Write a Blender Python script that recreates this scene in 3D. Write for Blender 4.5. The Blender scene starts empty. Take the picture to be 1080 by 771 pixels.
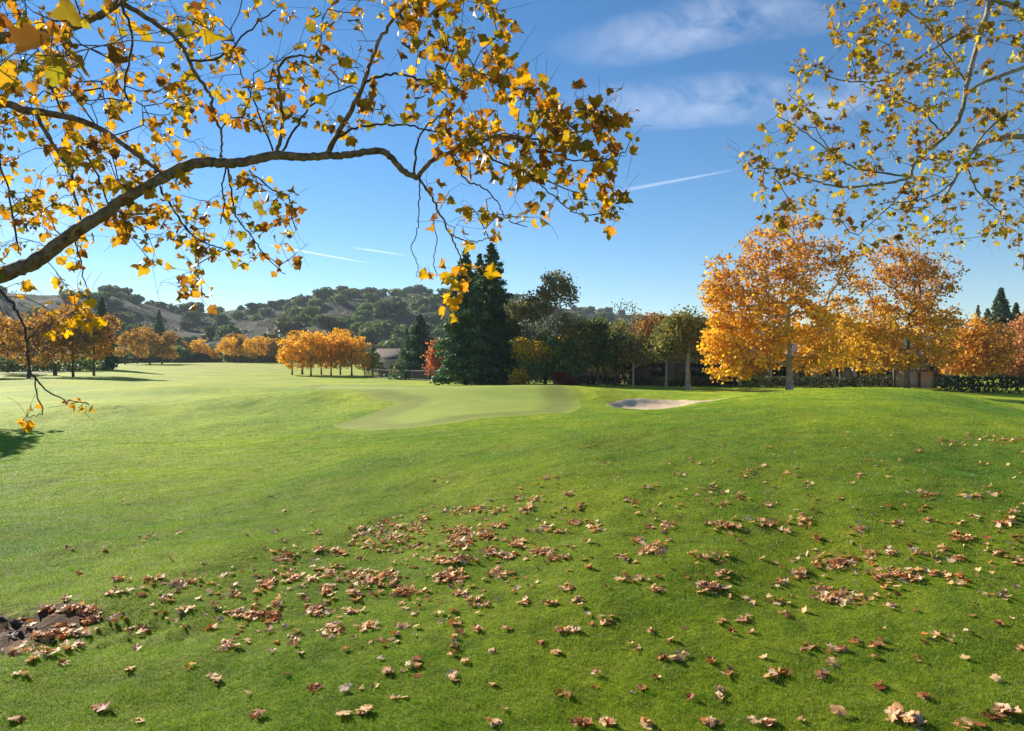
import bpy, math, random
import numpy as np
from mathutils import Vector, Euler

R = math.radians
scn = bpy.context.scene
col = scn.collection

# ------------------------------------------------------------------ camera, sky, sun, exposure
CAM_H = 1.65
PITCH = math.atan(10.5 / 720.0)
cd = bpy.data.cameras.new("camera"); cam = bpy.data.objects.new("camera", cd); col.objects.link(cam)
cam.location = (0, 0, CAM_H); cam.rotation_euler = (R(90) - PITCH, 0, 0)
cd.sensor_width = 36.0; cd.lens = 24.0; cd.clip_start = 0.05; cd.clip_end = 40000
cd.dof.use_dof = True; cd.dof.focus_distance = 14.0; cd.dof.aperture_fstop = 5.0
scn.camera = cam

SUN_EL, SUN_AZ = R(24), math.atan2(-0.72, 0.69)      # azimuth measured from +Y towards +X
SUN_DIR = Vector((math.sin(SUN_AZ) * math.cos(SUN_EL), math.cos(SUN_AZ) * math.cos(SUN_EL), math.sin(SUN_EL)))
w = bpy.data.worlds.new("World"); scn.world = w; w.use_nodes = True
nt = w.node_tree; nt.nodes.clear()
sky = nt.nodes.new('ShaderNodeTexSky'); sky.sky_type = 'NISHITA'; sky.sun_disc = False
sky.sun_elevation = SUN_EL; sky.sun_rotation = SUN_AZ
sky.altitude = 600; sky.air_density = 1.0; sky.dust_density = 0.0; sky.ozone_density = 3.5
bg = nt.nodes.new('ShaderNodeBackground'); bg.inputs['Strength'].default_value = 0.070
out = nt.nodes.new('ShaderNodeOutputWorld')
hs = nt.nodes.new('ShaderNodeHueSaturation'); hs.inputs['Saturation'].default_value = 1.18
nt.links.new(sky.outputs[0], hs.inputs['Color']); nt.links.new(hs.outputs[0], bg.inputs[0]); nt.links.new(bg.outputs[0], out.inputs[0])
sd = bpy.data.lights.new("sun", 'SUN'); sun = bpy.data.objects.new("sun", sd); col.objects.link(sun)
sd.energy = 5.0; sd.angle = R(0.53); sd.color = (1.0, 0.92, 0.80)
sun.rotation_euler = (-SUN_DIR).to_track_quat('-Z', 'Y').to_euler()
sun.location = (-40, 40, 60)
scn.view_settings.view_transform = 'Standard'; scn.view_settings.look = 'None'
scn.view_settings.exposure = 1.06; scn.view_settings.gamma = 1.0
scn.view_settings.use_curve_mapping = False
scn.render.engine = 'CYCLES'
scn.cycles.use_denoising = True
scn.cycles.max_bounces = 8; scn.cycles.transparent_max_bounces = 12
scn.cycles.volume_bounces = 1
scn.cycles.sample_clamp_indirect = 6.0

# ------------------------------------------------------------------ helpers
rng = np.random.default_rng(11)
F = np.array([0, math.cos(PITCH), -math.sin(PITCH)]); U = np.array([0, math.sin(PITCH), math.cos(PITCH)])
EYE = np.array([0, 0, CAM_H])

def at(px, py, Y):
    """the point at forward distance Y seen at pixel px, py of the 1080 px wide photograph"""
    d = np.array([(px - 540) / 720.0, 0, 0]) + F + U * (385.5 - py) / 720.0
    return EYE + d * (Y / d[1])

def gx(px, Y): return (px - 540) / 720.0 * Y

def project(P):
    P = np.asarray(P) - EYE
    dep = P @ F
    return 540 + 720 * P[..., 0] / dep, 385.5 - 720 * (P @ U) / dep, dep

def sstep(a, b, x):
    t = np.clip((x - a) / (b - a), 0, 1); return t * t * (3 - 2 * t)

def tag(o, label=None, cat=None, group=None, kind=None):
    if label: o['label'] = label
    if cat: o['category'] = cat
    if group: o['group'] = group
    if kind: o['kind'] = kind
    return o

def link(o, parent=None):
    col.objects.link(o)
    if parent is not None: o.parent = parent
    return o

def empty(name, loc=(0, 0, 0), rz=0.0, sc=1.0):
    o = bpy.data.objects.new(name, None); col.objects.link(o)
    o.empty_display_size = 0.3
    o.location = loc; o.rotation_euler = (0, 0, rz); o.scale = (sc, sc, sc) if not hasattr(sc, '__len__') else sc
    return o

class MB:
    """collects vertices and polygons (any size) with an optional colour per vertex"""
    def __init__(s): s.v = []; s.f = []; s.c = []; s.n = 0; s.m = []
    def add(s, V, faces, color=None, mi=0):
        V = np.asarray(V, float).reshape(-1, 3)
        s.v.append(V)
        for fa in faces:
            fa = np.asarray(fa, int)
            if len(fa): s.f.append(fa + s.n); s.m.append(np.full(len(fa), mi))
        c = np.ones((len(V), 3)) * 0.5 if color is None else np.broadcast_to(np.asarray(color, float), (len(V), 3))
        s.c.append(c); s.n += len(V)
    def box(s, x0, x1, y0, y1, z0, z1, color=None, mi=0):
        V = [(x0, y0, z0), (x1, y0, z0), (x1, y1, z0), (x0, y1, z0), (x0, y0, z1), (x1, y0, z1), (x1, y1, z1), (x0, y1, z1)]
        s.add(V, [[(0, 3, 2, 1), (4, 5, 6, 7), (0, 1, 5, 4), (1, 2, 6, 5), (2, 3, 7, 6), (3, 0, 4, 7)]], color, mi)
    def mesh(s, name, mats, smooth=False):
        me = bpy.data.meshes.new(name)
        V = np.concatenate(s.v) if s.v else np.zeros((0, 3)); C = np.concatenate(s.c) if s.c else np.zeros((0, 3))
        me.vertices.add(len(V)); me.vertices.foreach_set('co', V.astype(np.float32).ravel())
        idx = np.concatenate([f.ravel() for f in s.f]); tot = np.concatenate([np.full(len(f), f.shape[1]) for f in s.f])
        st = np.concatenate([[0], np.cumsum(tot)[:-1]])
        me.loops.add(len(idx)); me.loops.foreach_set('vertex_index', idx.astype(np.int32))
        me.polygons.add(len(tot)); me.polygons.foreach_set('loop_start', st.astype(np.int32)); me.polygons.foreach_set('loop_total', tot.astype(np.int32))
        me.polygons.foreach_set('material_index', np.concatenate(s.m).astype(np.int32))
        if smooth: me.polygons.foreach_set('use_smooth', np.ones(len(tot), bool))
        a = me.attributes.new('Col', 'FLOAT_COLOR', 'POINT')
        a.data.foreach_set('color', np.concatenate([C, np.ones((len(C), 1))], 1).astype(np.float32).ravel())
        for m in (mats if isinstance(mats, (list, tuple)) else [mats]): me.materials.append(m)
        me.update(calc_edges=True)
        return me
    def obj(s, name, mats, parent=None, smooth=False):
        return link(bpy.data.objects.new(name, s.mesh(name, mats, smooth)), parent)

def fbm(x, y, seed=0, octs=4, scale=1.0):
    """cheap smooth pseudo-noise in numpy: sums of rotated sines, about -1..1"""
    r = np.random.default_rng(seed); s = 0; amp = 1.0; tot = 0; f = 1.0 / scale
    for o in range(octs):
        for k in range(3):
            a = r.uniform(0, 2 * np.pi); p = r.uniform(0, 6.28); g = f * r.uniform(0.75, 1.3)
            s = s + amp * np.sin((x * np.cos(a) + y * np.sin(a)) * g * 6.28 + p + 1.3 * np.sin((y * np.cos(a) - x * np.sin(a)) * g * 4.1 + p * 2))
        tot += amp * 1.8; amp *= 0.55; f *= 2.03
    return s / tot

# ------------------------------------------------------------------ materials
def mat(name):
    m = bpy.data.materials.new(name); m.use_nodes = True
    n = m.node_tree; n.nodes.clear()
    o = n.nodes.new('ShaderNodeOutputMaterial')
    return m, n, o
def N(n, t, **kw):
    x = n.nodes.new(t)
    for k, v in kw.items():
        if k in x.inputs: x.inputs[k].default_value = v
        else: setattr(x, k, v)
    return x
def ramp(n, fac, stops, interp='LINEAR'):
    r = n.nodes.new('ShaderNodeValToRGB'); r.color_ramp.interpolation = interp
    el = r.color_ramp.elements
    while len(el) < len(stops): el.new(0.5)
    for e, (p, c) in zip(el, stops): e.position = p; e.color = (*c, 1) if len(c) == 3 else c
    n.links.new(fac, r.inputs[0]); return r.outputs[0]
def mixc(n, fac, a, b, blend='MIX'):
    m = n.nodes.new('ShaderNodeMix'); m.data_type = 'RGBA'; m.blend_type = blend; m.clamp_factor = True
    for sock, v in ((m.inputs[0], fac), (m.inputs[6], a), (m.inputs[7], b)):
        if hasattr(v, 'links') or hasattr(v, 'is_linked'): n.links.new(v, sock)
        elif isinstance(v, (int, float)): sock.default_value = v
        else: sock.default_value = (*v, 1)
    return m.outputs[2]
def math_(n, op, a, b=0.0, c=None):
    m = n.nodes.new('ShaderNodeMath'); m.operation = op
    for i, v in enumerate((a, b) if c is None else (a, b, c)):
        if hasattr(v, 'is_linked'): n.links.new(v, m.inputs[i])
        else: m.inputs[i].default_value = v
    return m.outputs[0]
def noise(n, vec, scale, detail=4.0, rough=0.55, dist=0.0):
    x = N(n, 'ShaderNodeTexNoise', Scale=scale, Detail=detail, Roughness=rough, Distortion=dist)
    if vec is not None: n.links.new(vec, x.inputs['Vector'])
    return x.outputs['Fac']

def leaf_material(name, trans=0.45, rough=0.55, vary=0.0, tint=(1.25, 1.05, 0.6), spec=0.25):
    m, n, o = mat(name)
    a = N(n, 'ShaderNodeAttribute', attribute_name='Col')
    c = a.outputs['Color']
    if vary:
        oi = n.nodes.new('ShaderNodeObjectInfo')
        h = N(n, 'ShaderNodeHueSaturation'); n.links.new(c, h.inputs['Color'])
        n.links.new(math_(n, 'MULTIPLY_ADD', oi.outputs['Random'], vary * 0.5, 0.5 - vary * 0.25), h.inputs['Hue'])
        n.links.new(math_(n, 'MULTIPLY_ADD', oi.outputs['Random'], vary * 4, 1 - vary * 2), h.inputs['Value'])
        c = h.outputs[0]
    p = N(n, 'ShaderNodeBsdfPrincipled', Roughness=rough); n.links.new(c, p.inputs['Base Color'])
    p.inputs['Specular IOR Level'].default_value = spec
    t = n.nodes.new('ShaderNodeBsdfTranslucent')
    n.links.new(mixc(n, 1.0, c, tint, 'MULTIPLY'), t.inputs['Color'])
    mx = N(n, 'ShaderNodeMixShader'); mx.inputs[0].default_value = trans
    n.links.new(p.outputs[0], mx.inputs[1]); n.links.new(t.outputs[0], mx.inputs[2]); n.links.new(mx.outputs[0], o.inputs[0])
    return m

def simple(name, c1, c2, scale=6.0, rough=0.8, bump=0.3, bscale=30.0, stretch=(1, 1, 1), spec=0.3):
    m, n, o = mat(name)
    tc = n.nodes.new('ShaderNodeTexCoord'); mp = N(n, 'ShaderNodeMapping'); mp.inputs['Scale'].default_value = stretch
    n.links.new(tc.outputs['Object'], mp.inputs[0])
    c = ramp(n, noise(n, mp.outputs[0], scale, 5, 0.6), [(0.3, c1), (0.7, c2)])
    p = N(n, 'ShaderNodeBsdfPrincipled', Roughness=rough); p.inputs['Specular IOR Level'].default_value = spec
    n.links.new(c, p.inputs['Base Color'])
    b = N(n, 'ShaderNodeBump', Strength=bump, Distance=0.02)
    n.links.new(noise(n, mp.outputs[0], bscale, 4), b.inputs['Height']); n.links.new(b.outputs[0], p.inputs['Normal'])
    n.links.new(p.outputs[0], o.inputs[0]); return m

M = {}
M['leaf'] = leaf_material('autumn leaf', 0.5, 0.45, tint=(1.2, 1.1, 0.5), spec=0.15)
M['crown'] = leaf_material('autumn crown', 0.5, 0.6, vary=0.025, tint=(1.25, 1.1, 0.5))
M['green'] = leaf_material('evergreen crown', 0.3, 0.6, vary=0.06, tint=(1.1, 1.2, 0.6))
M['needle'] = leaf_material('needles', 0.22, 0.6, vary=0.05, tint=(1.0, 1.2, 0.7))
M['dead'] = leaf_material('dry leaf', 0.25, 0.6, tint=(1.05, 0.9, 0.7))
M['bark'] = simple('sycamore bark', (0.070, 0.042, 0.028), (0.34, 0.235, 0.16), 14, 0.9, 1.0, 32, (1, 1, 1), 0.15)
M['bark_far'] = simple('grey bark', (0.09, 0.075, 0.06), (0.19, 0.16, 0.13), 3, 0.9, 0.4, 12)
M['bark_pale'] = simple('pale bark', (0.25, 0.22, 0.18), (0.48, 0.44, 0.38), 2.5, 0.85, 0.4, 12)
M['bark_right'] = simple('pale sycamore bark', (0.15, 0.12, 0.09), (0.38, 0.33, 0.27), 6, 0.85, 0.6, 25)
M['bark_dark'] = simple('dark bark', (0.035, 0.028, 0.022), (0.09, 0.07, 0.055), 3, 0.9, 0.4, 12)
M['twig'] = simple('twig bark', (0.04, 0.028, 0.021), (0.12, 0.085, 0.06), 14, 0.85, 0.3, 60)
M['twig_pale'] = simple('pale twig bark', (0.075, 0.055, 0.042), (0.25, 0.20, 0.15), 5, 0.85, 0.3, 40)

# ------------------------------------------------------------------ terrain
# control points: photograph column, forward distance, height
CP = []
for px in (-400, 60, 300, 540, 780, 1020, 1480): CP += [(px, 1.5, -.6), (px, 3.2, -.6)]
CP += [(0, 6, -.64), (270, 6, -.60), (540, 6, -.50), (810, 6, -.40), (1080, 6, -.36), (-400, 6, -.66), (1480, 6, -.3)]
CP += [(0, 10, -.92), (250, 10, -.76), (540, 10, -.30), (800, 10, -.0), (1080, 10, .04), (-400, 10, -1.0), (1480, 10, .1)]
CP += [(0, 18, -1.22), (250, 18, -1.12), (420, 18, -.66), (540, 17, -.24), (700, 18, .08), (860, 18, .30), (980, 18, .26), (1080, 18, -.02), (1480, 18, -.3), (-400, 18, -1.3)]
CP += [(700, 24, -.30), (840, 24, .22), (920, 24, .34), (1000, 24, .16), (1080, 24, -.33), (560, 24, -.56), (460, 23, -.72)]
CP += [(0, 30, -1.25), (200, 30, -1.2), (340, 30, -1.02), (440, 30, -.58), (530, 30, -.5), (620, 30, -.66), (700, 31, -.78), (767, 29, -.24), (803, 28.5, .04), (838, 28.5, .18), (909, 28.5, .28), (950, 28.5, .27), (985, 28.5, .17), (1016, 28, .0), (1052, 28, -.27), (1080, 28, -.52), (1480, 30, -.8), (-400, 30, -1.3)]
CP += [(620, 40, -.42), (700, 40, -.55), (820, 39, -.5), (950, 39, -.5), (1080, 39, -.95), (520, 42, -.28), (440, 42, -.42)]
CP += [(0, 50, -1.05), (150, 50, -1.05), (330, 50, -1.05), (420, 55, -.9), (540, 55, -.75), (700, 55, -.9), (850, 55, -.9), (1000, 55, -1), (1480, 55, -1), (-400, 55, -1.1)]
CP += [(0, 80, -.8), (120, 80, -.9), (250, 80, -1.25), (350, 90, -1.5), (430, 90, -1.45), (520, 80, -1.2), (700, 80, -1.2), (1000, 80, -1.2)]
CP += [(60, 160, -.5), (180, 170, -.4), (270, 180, -.35), (350, 130, -1.5), (450, 160, -1.5), (700, 160, -1.4), (1000, 160, -1.4), (-400, 160, -.8), (1480, 160, -1)]
for px in (-400, 0, 270, 540, 810, 1080, 1480): CP += [(px, 330, -1.2), (px, 1000, -1.5)]
CP = np.array(CP, float)
_th = np.arctan((CP[:, 0] - 540) / 720); _r = CP[:, 1] / np.cos(_th)
_Q = np.stack([_th * 2.0, np.log(_r) * 1.0], 1)
def _ker(d2): return 0.5 * d2 * np.log(d2 + 1e-9)
def _solve():
    n = len(_Q); K = _ker(((_Q[:, None] - _Q[None]) ** 2).sum(-1)) + np.eye(n) * 0.004
    Pm = np.concatenate([np.ones((n, 1)), _Q], 1)
    A = np.block([[K, Pm], [Pm.T, np.zeros((3, 3))]])
    return np.linalg.solve(A, np.concatenate([CP[:, 2], np.zeros(3)]))
_W = _solve()

SAND = GREEN = None
def hz(x, y):
    x = np.asarray(x, float); y = np.asarray(y, float); sh = np.broadcast(x, y).shape
    x = np.broadcast_to(x, sh).ravel(); y = np.broadcast_to(y, sh).ravel()
    th = np.clip(np.arctan2(x, y), -0.95, 0.95); r = np.clip(np.hypot(x, y), 1.5, 1000)
    q = np.stack([th * 2.0, np.log(r)], 1); z = np.empty(len(q))
    for i in range(0, len(q), 20000):
        k = q[i:i + 20000]
        z[i:i + 20000] = _ker(((k[:, None] - _Q[None]) ** 2).sum(-1)) @ _W[:-3] + _W[-3] + k @ _W[-2:]
    def g(px, Y, sx, sy, h):
        return h * np.exp(-(((x - gx(px, Y)) / sx) ** 2 + ((y - Y) / sy) ** 2))
    z += g(618, 37.0, 4.2, 2.6, 0.38)              # mound behind the bunker
    z += g(700, 33.5, 2.6, 1.3, -0.18)             # bunker bowl
    z += g(300, 37, 6.5, 3.6, 0.72) + g(205, 52, 8, 4, 0.55) + g(90, 33, 5, 2.6, 0.42) + g(60, 62, 9, 4, 0.45) + g(230, 25, 4, 2.2, -0.2) + g(480, 36, 4, 3, .10) + g(555, 38, 3, 3, .12)   # swells of the fairway
    if SAND is not None:
        k = (np.abs(x - gx(704, 33)) < 5) & (np.abs(y - 33) < 4); z[k] -= 0.14 * sstep(0.05, -0.7, poly_sd(x[k], y[k], SAND))
    near = np.exp(-(r / 60) ** 2)
    if GREEN is not None:      # the putting surface is rolled smooth
        k = (y > 20) & (y < 72) & (x > -26) & (x < 8); near = near.copy(); near[k] *= 0.25 + 0.75 * sstep(-0.6, 1.2, poly_sd(x[k], y[k], GREEN))
    z += near * (0.062 * fbm(x, y, 3, 2, 5.5) + 0.020 * fbm(x, y, 4, 2, 1.7)) * np.clip((r - 1) / 6, 0.2, 1)
    dx, dy = x + 3.84, y - 5.64                    # bare hollow in the near left
    z += (-0.11 + 0.035 * fbm(x, y, 41, 3, 0.34) + 0.014 * fbm(x, y, 42, 2, 0.09)) * np.exp(-((dx / 1.2) ** 2 + (dy / 0.50) ** 2) ** 1.5)
    return z.reshape(sh)

def ground_hit(px, py):
    px = np.atleast_1d(np.asarray(px, float)); py = np.atleast_1d(np.asarray(py, float))
    Ys = np.geomspace(2.0, 150, 500)
    d = np.stack([(px - 540) / 720, F[1] + U[1] * (385.5 - py) / 720, F[2] + U[2] * (385.5 - py) / 720], 1)
    P = EYE + d[:, None, :] * (Ys[None, :, None] / d[:, None, 1:2])
    below = P[..., 2] < hz(P[..., 0], P[..., 1])
    i = np.where(below.any(1), below.argmax(1), len(Ys) - 1)
    return P[np.arange(len(px)), i]

def poly_sd(x, y, poly):
    """signed distance to a closed polygon, negative inside"""
    P = np.asarray(poly, float); Q = np.roll(P, -1, 0); d = np.full(np.shape(x), 1e9); ins = np.zeros(np.shape(x), bool)
    for (ax, ay), (bx, by) in zip(P, Q):
        ex, ey = bx - ax, by - ay
        t = np.clip(((x - ax) * ex + (y - ay) * ey) / (ex * ex + ey * ey + 1e-12), 0, 1)
        d = np.minimum(d, np.hypot(x - ax - t * ex, y - ay - t * ey))
        c = ((ay > y) != (by > y)) & (x < (bx - ax) * (y - ay) / (by - ay + 1e-12) + ax)
        ins ^= c
    return np.where(ins, -d, d)

def smooth_loop(pts, n=8):
    P = np.asarray(pts, float); o = []
    for i in range(len(P)):
        p0, p1, p2, p3 = P[i - 1], P[i], P[(i + 1) % len(P)], P[(i + 2) % len(P)]
        for t in np.arange(n) / n:
            o.append(0.5 * (2 * p1 + (p2 - p0) * t + (2 * p0 - 5 * p1 + 4 * p2 - p3) * t * t + (3 * p1 - p0 - 3 * p2 + p3) * t ** 3))
    return np.array(o)

def hit_poly(pts):
    P = ground_hit([p[0] for p in pts], [p[1] for p in pts]); return smooth_loop(P[:, :2])
def _gp(px, py=None, Y=None):
    if Y: return (gx(px, Y), Y)
    P = ground_hit(px, py)[0]; return (P[0], P[1])
GREEN = smooth_loop([_gp(352, 449), _gp(367, 445), _gp(390, 437), _gp(411, 429), _gp(414, 423), _gp(388, 418), _gp(345, Y=50), _gp(310, Y=58), _gp(345, Y=68), _gp(405, Y=64), _gp(470, Y=52), _gp(540, Y=46), _gp(582, Y=42), (gx(610, 33), 33), _gp(602, 435), _gp(577, 436), _gp(512, 441), _gp(462, 448), _gp(424, 453), _gp(380, 455)])
SAND = smooth_loop([(gx(640, 32.5), 32.6), (gx(672, 31.4), 31.3), (gx(715, 31), 31.0), (gx(752, 32.2), 32.3), (gx(768, 34), 34.0), (gx(742, 34.1), 34.2), (gx(715, 35), 35.0), (gx(680, 35.2), 35.2), (gx(652, 34.2), 34.2)])
DIRT = hit_poly([(-40, 655), (0, 650), (28, 648), (42, 640), (66, 636), (92, 640), (104, 648), (98, 660), (72, 672), (38, 684), (0, 694), (-40, 700)])
GRASS_HOLLOW = None

def make_ground():
    rad = np.concatenate([np.geomspace(0.25, 2.2, 14)[:-1], np.geomspace(2.2, 22, 180)[:-1], np.linspace(22, 50, 150)[:-1], np.geomspace(50, 755, 80)])
    a1 = np.linspace(R(-44), R(44), 420); a2 = np.linspace(R(44), R(316), 92)[1:-1]
    ang = np.concatenate([a1, a2]); na, nr = len(ang), len(rad)
    A, Rr = np.meshgrid(ang, rad); x = Rr * np.sin(A); y = Rr * np.cos(A); z = hz(x, y)
    V = np.stack([x, y, z], -1).reshape(-1, 3)
    i = np.arange(nr - 1)[:, None] * na; j = np.arange(na)[None]; jn = (j + 1) % na
    faces = np.stack([i + j, i + na + j, i + na + jn, i + jn], -1).reshape(-1, 4)[:, ::-1]
    V = np.concatenate([V, [[0, 0, float(hz(0, 0.2))]]]); cap = np.stack([np.full(na, nr * na), np.arange(na), (np.arange(na) + 1) % na], 1)[:, ::-1]
    X, Y = V[:, 0], V[:, 1]
    sdg, sds, sdd = poly_sd(X, Y, GREEN), poly_sd(X, Y, SAND), poly_sd(X, Y, DIRT)
    # vertex normals of the whole sheet
    e1 = V[faces[:, 2]] - V[faces[:, 0]]; e2 = V[faces[:, 3]] - V[faces[:, 1]]; fn = np.cross(e1, e2)
    vn = np.zeros_like(V)
    for k in range(4): np.add.at(vn, faces[:, k], fn)
    vn[-1] = (0, 0, 1); vn /= np.linalg.norm(vn, axis=1, keepdims=True) + 1e-12
    fsd = [s[faces].mean(1) for s in (sdg, sds, sdd)]
    which = np.zeros(len(faces), int); which[fsd[0] < 0] = 1; which[fsd[1] < 0] = 2; which[fsd[2] < 0] = 3
    for k, name in enumerate(('fairway', 'putting_green', 'sand_bunker', 'bare_soil')):
        fs = faces[which == k]; flat = [fs.ravel()]; tot = [np.full(len(fs), 4)]
        if k == 0: flat.append(cap.ravel()); tot.append(np.full(len(cap), 3))
        flat = np.concatenate(flat); tot = np.concatenate(tot)
        used, inv = np.unique(flat, return_inverse=True)
        me = bpy.data.meshes.new(name); me.vertices.add(len(used)); me.vertices.foreach_set('co', V[used].astype(np.float32).ravel())
        me.loops.add(len(inv)); me.loops.foreach_set('vertex_index', inv.astype(np.int32))
        me.polygons.add(len(tot)); me.polygons.foreach_set('loop_start', np.concatenate([[0], np.cumsum(tot)[:-1]]).astype(np.int32)); me.polygons.foreach_set('loop_total', tot.astype(np.int32))
        me.polygons.foreach_set('use_smooth', np.ones(len(tot), bool))
        for nm, s in (('sd_green', sdg), ('sd_sand', sds), ('sd_dirt', sdd)):
            at_ = me.attributes.new(nm, 'FLOAT', 'POINT'); at_.data.foreach_set('value', np.clip(s[used], -50, 50).astype(np.float32))
        me.update(calc_edges=True)
        me.normals_split_custom_set_from_vertices(vn[used].tolist())
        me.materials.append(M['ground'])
        tag(link(bpy.data.objects.new(name, me)), kind='structure')

def grass_colour(n):
    """turf colour from the place on the ground, used by the ground sheet and by the blades alike"""
    g = n.nodes.new('ShaderNodeNewGeometry'); P = g.outputs['Position']
    mp = N(n, 'ShaderNodeMapping'); mp.inputs['Scale'].default_value = (1, 1, 0); n.links.new(P, mp.inputs[0]); v = mp.outputs[0]
    c = ramp(n, noise(n, v, 0.16, 5, 0.6), [(0.34, (0.088, 0.196, 0.018)), (0.62, (0.245, 0.335, 0.018))])
    c = mixc(n, ramp(n, noise(n, v, 1.1, 5, 0.65), [(0.42, (0, 0, 0)), (0.72, (0.75,) * 3)]), c, (0.205, 0.275, 0.03))
    c = mixc(n, ramp(n, noise(n, v, 2.6, 4, 0.6), [(0.5, (0, 0, 0)), (0.75, (0.7,) * 3)]), c, (0.055, 0.125, 0.018))
    return c, v

def make_ground_material():
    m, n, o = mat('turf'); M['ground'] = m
    c, v = grass_colour(n)
    dist = N(n, 'ShaderNodeVectorMath', operation='LENGTH'); n.links.new(v, dist.inputs[0])
    # fine dark and light flecks of mown turf
    fl = ramp(n, noise(n, v, 9, 5, 0.7), [(0.3, (0.62,) * 3), (0.7, (1.25,) * 3)])
    c = mixc(n, 1.0, c, fl, 'MULTIPLY')
    c = mixc(n, 1.0, c, (1.72, 1.42, 0.62), 'MULTIPLY')      # a dense sward seen from afar is warmer than one blade
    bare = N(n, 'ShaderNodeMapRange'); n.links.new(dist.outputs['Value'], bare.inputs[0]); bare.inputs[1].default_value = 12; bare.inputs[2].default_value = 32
    c = mixc(n, bare.outputs[0], mixc(n, 1.0, c, (0.5, 0.5, 0.5), 'MULTIPLY'), c)      # thatch and soil between the blades, with foreground shade painted in near the camera
    # dry, worn tones further down the fairway
    dry = ramp(n, noise(n, v, 0.045, 4, 0.6), [(0.4, (0, 0, 0)), (0.7, (0.8,) * 3)])
    far = N(n, 'ShaderNodeMapRange'); n.links.new(dist.outputs['Value'], far.inputs[0])
    far.inputs[1].default_value = 50; far.inputs[2].default_value = 140
    c = mixc(n, math_(n, 'MULTIPLY', dry, far.outputs[0]), c, (0.36, 0.31, 0.06))
    # green: short, pale; collar round it
    ag = N(n, 'ShaderNodeAttribute', attribute_name='sd_green'); a_s = N(n, 'ShaderNodeAttribute', attribute_name='sd_sand'); ad = N(n, 'ShaderNodeAttribute', attribute_name='sd_dirt')
    wob = math_(n, 'MULTIPLY_ADD', noise(n, v, 1.2, 3), 0.5, -0.25)
    gc = ramp(n, noise(n, v, 0.5, 5), [(0.3, (0.225, 0.295, 0.034)), (0.7, (0.295, 0.345, 0.045))])
    collar = ramp(n, noise(n, v, 0.9, 4), [(0.3, (0.165, 0.205, 0.024)), (0.7, (0.22, 0.24, 0.032))])
    def inside(sock, thr, soft):
        mr = N(n, 'ShaderNodeMapRange'); n.links.new(sock, mr.inputs[0]); mr.inputs[1].default_value = thr + soft; mr.inputs[2].default_value = thr - soft
        return mr.outputs[0]
    c = mixc(n, inside(ag.outputs['Fac'], 0.0, 0.55), c, collar)
    c = mixc(n, inside(ag.outputs['Fac'], -1.6, 0.35), c, gc)
    # sand
    sc_ = ramp(n, noise(n, v, 3.0, 6, 0.7), [(0.3, (0.62, 0.45, 0.26)), (0.7, (0.78, 0.60, 0.38))])
    sds = math_(n, 'ADD', a_s.outputs['Fac'], wob)
    c = mixc(n, inside(sds, 0.0, 0.05), c, sc_)
    # bare soil with roots and a ragged edge
    sdd = math_(n, 'ADD', ad.outputs['Fac'], math_(n, 'MULTIPLY_ADD', noise(n, v, 6, 5, 0.75), 0.9, -0.40))
    dc = ramp(n, noise(n, v, 11, 6, 0.7), [(0.3, (0.05, 0.025, 0.011)), (0.75, (0.17, 0.095, 0.045))])
    dm = inside(sdd, 0.03, 0.05)
    c = mixc(n, dm, c, dc)
    p = N(n, 'ShaderNodeBsdfPrincipled', Roughness=0.9); p.inputs['Specular IOR Level'].default_value = 0.15
    n.links.new(c, p.inputs['Base Color'])
    bh = math_(n, 'ADD', noise(n, v, 14, 5, 0.7), math_(n, 'MULTIPLY', noise(n, v, 3.0, 4, 0.6), 1.6))
    rough_turf = math_(n, 'SUBTRACT', 1.0, inside(ag.outputs['Fac'], -0.1, 0.3))
    b = N(n, 'ShaderNodeBump', Strength=0.55, Distance=0.05)
    n.links.new(math_(n, 'MULTIPLY', bh, math_(n, 'MULTIPLY_ADD', rough_turf, 0.85, 0.15)), b.inputs['Height']); n.links.new(b.outputs[0], p.inputs['Normal'])
    n.links.new(p.outputs[0], o.inputs[0])
    m2, n, o = mat('grass blade'); M['blade'] = m2
    c, v = grass_colour(n)
    a = N(n, 'ShaderNodeAttribute', attribute_name='Col')
    c = mixc(n, 1.0, c, a.outputs['Color'], 'MULTIPLY')
    p = N(n, 'ShaderNodeBsdfPrincipled', Roughness=0.45); n.links.new(c, p.inputs['Base Color']); p.inputs['Specular IOR Level'].default_value = 0.35
    t = n.nodes.new('ShaderNodeBsdfTranslucent'); n.links.new(mixc(n, 1.0, c, (1.05, 1.2, 0.6), 'MULTIPLY'), t.inputs[0])
    mx = N(n, 'ShaderNodeMixShader'); mx.inputs[0].default_value = 0.42
    n.links.new(p.outputs[0], mx.inputs[1]); n.links.new(t.outputs[0], mx.inputs[2]); n.links.new(mx.outputs[0], o.inputs[0])

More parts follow.
